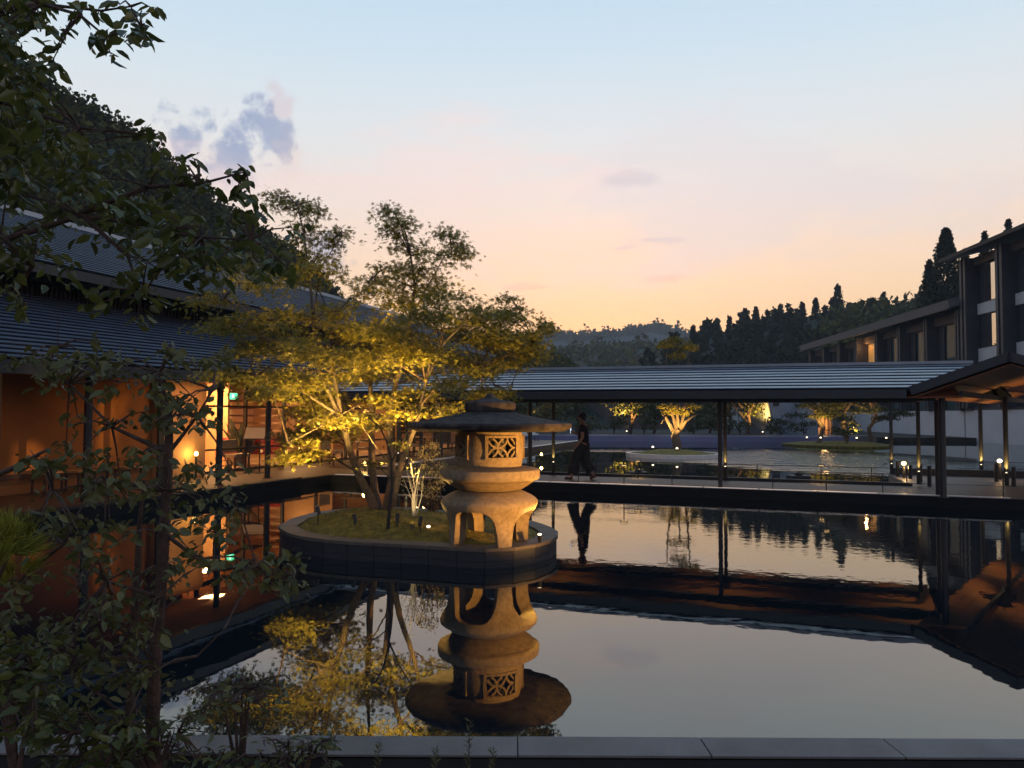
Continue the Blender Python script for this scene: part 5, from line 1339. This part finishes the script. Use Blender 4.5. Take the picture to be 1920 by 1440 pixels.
# clothes
V2 = [pl(0, 0, .88), pl(0, 0, 1.02), pl(.01, 0, 1.22), pl(0, 0, 1.36), pl(0, .16, 1.345), pl(-.02, .21, 1.19), pl(0, -.16, 1.345), pl(.03, -.21, 1.19)]
skin('shirt', V2, [(0, 1), (1, 2), (2, 3), (3, 4), (4, 5), (3, 6), (6, 7)], [.165, .15, .155, .105, .075, .068, .075, .068], M['cloth_black'], person)
for s, kn, hem in ((.09, (.19, .50), (.27, .16)), (-.09, (-.03, .47), (-.20, .20))):
    h0 = pl(0, s, .92); k1 = pl(kn[0], s, kn[1]); k2 = pl(hem[0], s, hem[1]); mtr = MB()
    mtr.tube([h0, h0.lerp(k1, .5), k1, k1.lerp(k2, .5), k2], [.135, .135, .125, .135, .15], 14)
    mtr.build('trouser_leg', M['cloth_pants'], person, True)
hm = MB(); hc = pl(.035, 0, 1.575)
for i in range(9):
    ph = PI * i / 8; r = .098 * math.sin(ph) + .001
    hm.v += [tuple(hc + Vector((0, 0, .11 * math.cos(ph) + .012)) + FW * (r * math.cos(2 * PI * j / 16) - .018) + SD * (r * .88 * math.sin(2 * PI * j / 16))) for j in range(16)]
for i in range(8):
    for j in range(16): a = i * 16 + j; b = i * 16 + (j + 1) % 16; hm.f.append((a, b, b + 16, a + 16))
hm.build('hair', M['hair'], person, True)
fm_ = MB(); fc = pl(.125, 0, 1.545)
fm_.tube([pl(.115, 0, 1.575), pl(.145, 0, 1.545), pl(.12, 0, 1.535)], [.012, .014, .010], 6); fm_.build('nose', M['skin'], person, True)
em = MB()
for s in (-.03, .03): em.lathe([(.002, 1.57 + DZ), (.011, 1.58 + DZ), (.002, 1.59 + DZ)], (pl(.118, s, 0).x, pl(.118, s, 0).y), 8)
em.build('eyes', M['hair'], person)
MB().tube([pl(.118, -.025, 1.505), pl(.126, 0, 1.503), pl(.118, .025, 1.505)], .006, 5).build('mouth', M['sandal'], person)
for s in (-.078, .078): MB().tube([pl(.04, s, 1.53), pl(.035, s * 1.12, 1.56), pl(.045, s, 1.58)], [.008, .013, .008], 6).build('ear', M['skin'], person)
MB().tube([pl(.27, .09, .02), pl(.46, .09, .02)], [.045, .04], 8).build('sandal', M['sandal'], person); MB().tube([pl(-.29, -.09, .10), pl(-.15, -.09, .02)], [.042, .04], 8).build('sandal', M['sandal'], person)
ph_ = pl(.37, -.11, 1.235); t = thing('phone', ph_, 'small bright phone held up in front of the walking person', 'phone')
up = Vector((0, 0, 1))
MB().hexa([ph_ + FW * a + SD * b + up * c for c in (-.075, .075) for a, b in ((-.004, -.036), (.004, -.036), (.004, .036), (-.004, .036))]).build('phone_body', M['black'], t)
MB().hexa([ph_ + FW * a + SD * b + up * c for c in (-.07, .07) for a, b in ((-.008, -.033), (-.005, -.033), (-.005, .033), (-.008, .033))]).build('phone_screen', M['screen'], t)
# ============================================================ HAZE
hz = MB().box(-520, 520, -60, 800, -2.3, 112).build('haze', None)
hmat = bpy.data.materials.new('haze_air'); hmat.use_nodes = True
for n_ in list(hmat.node_tree.nodes): hmat.node_tree.nodes.remove(n_)
pv = hmat.node_tree.nodes.new('ShaderNodeVolumePrincipled'); pv.inputs['Color'].default_value = (.86, .92, 1, 1); pv.inputs['Density'].default_value = .0005
ho = hmat.node_tree.nodes.new('ShaderNodeOutputMaterial'); hmat.node_tree.links.new(pv.outputs[0], ho.inputs['Volume'])
hz.data.materials.append(hmat); hz['kind'] = 'stuff'
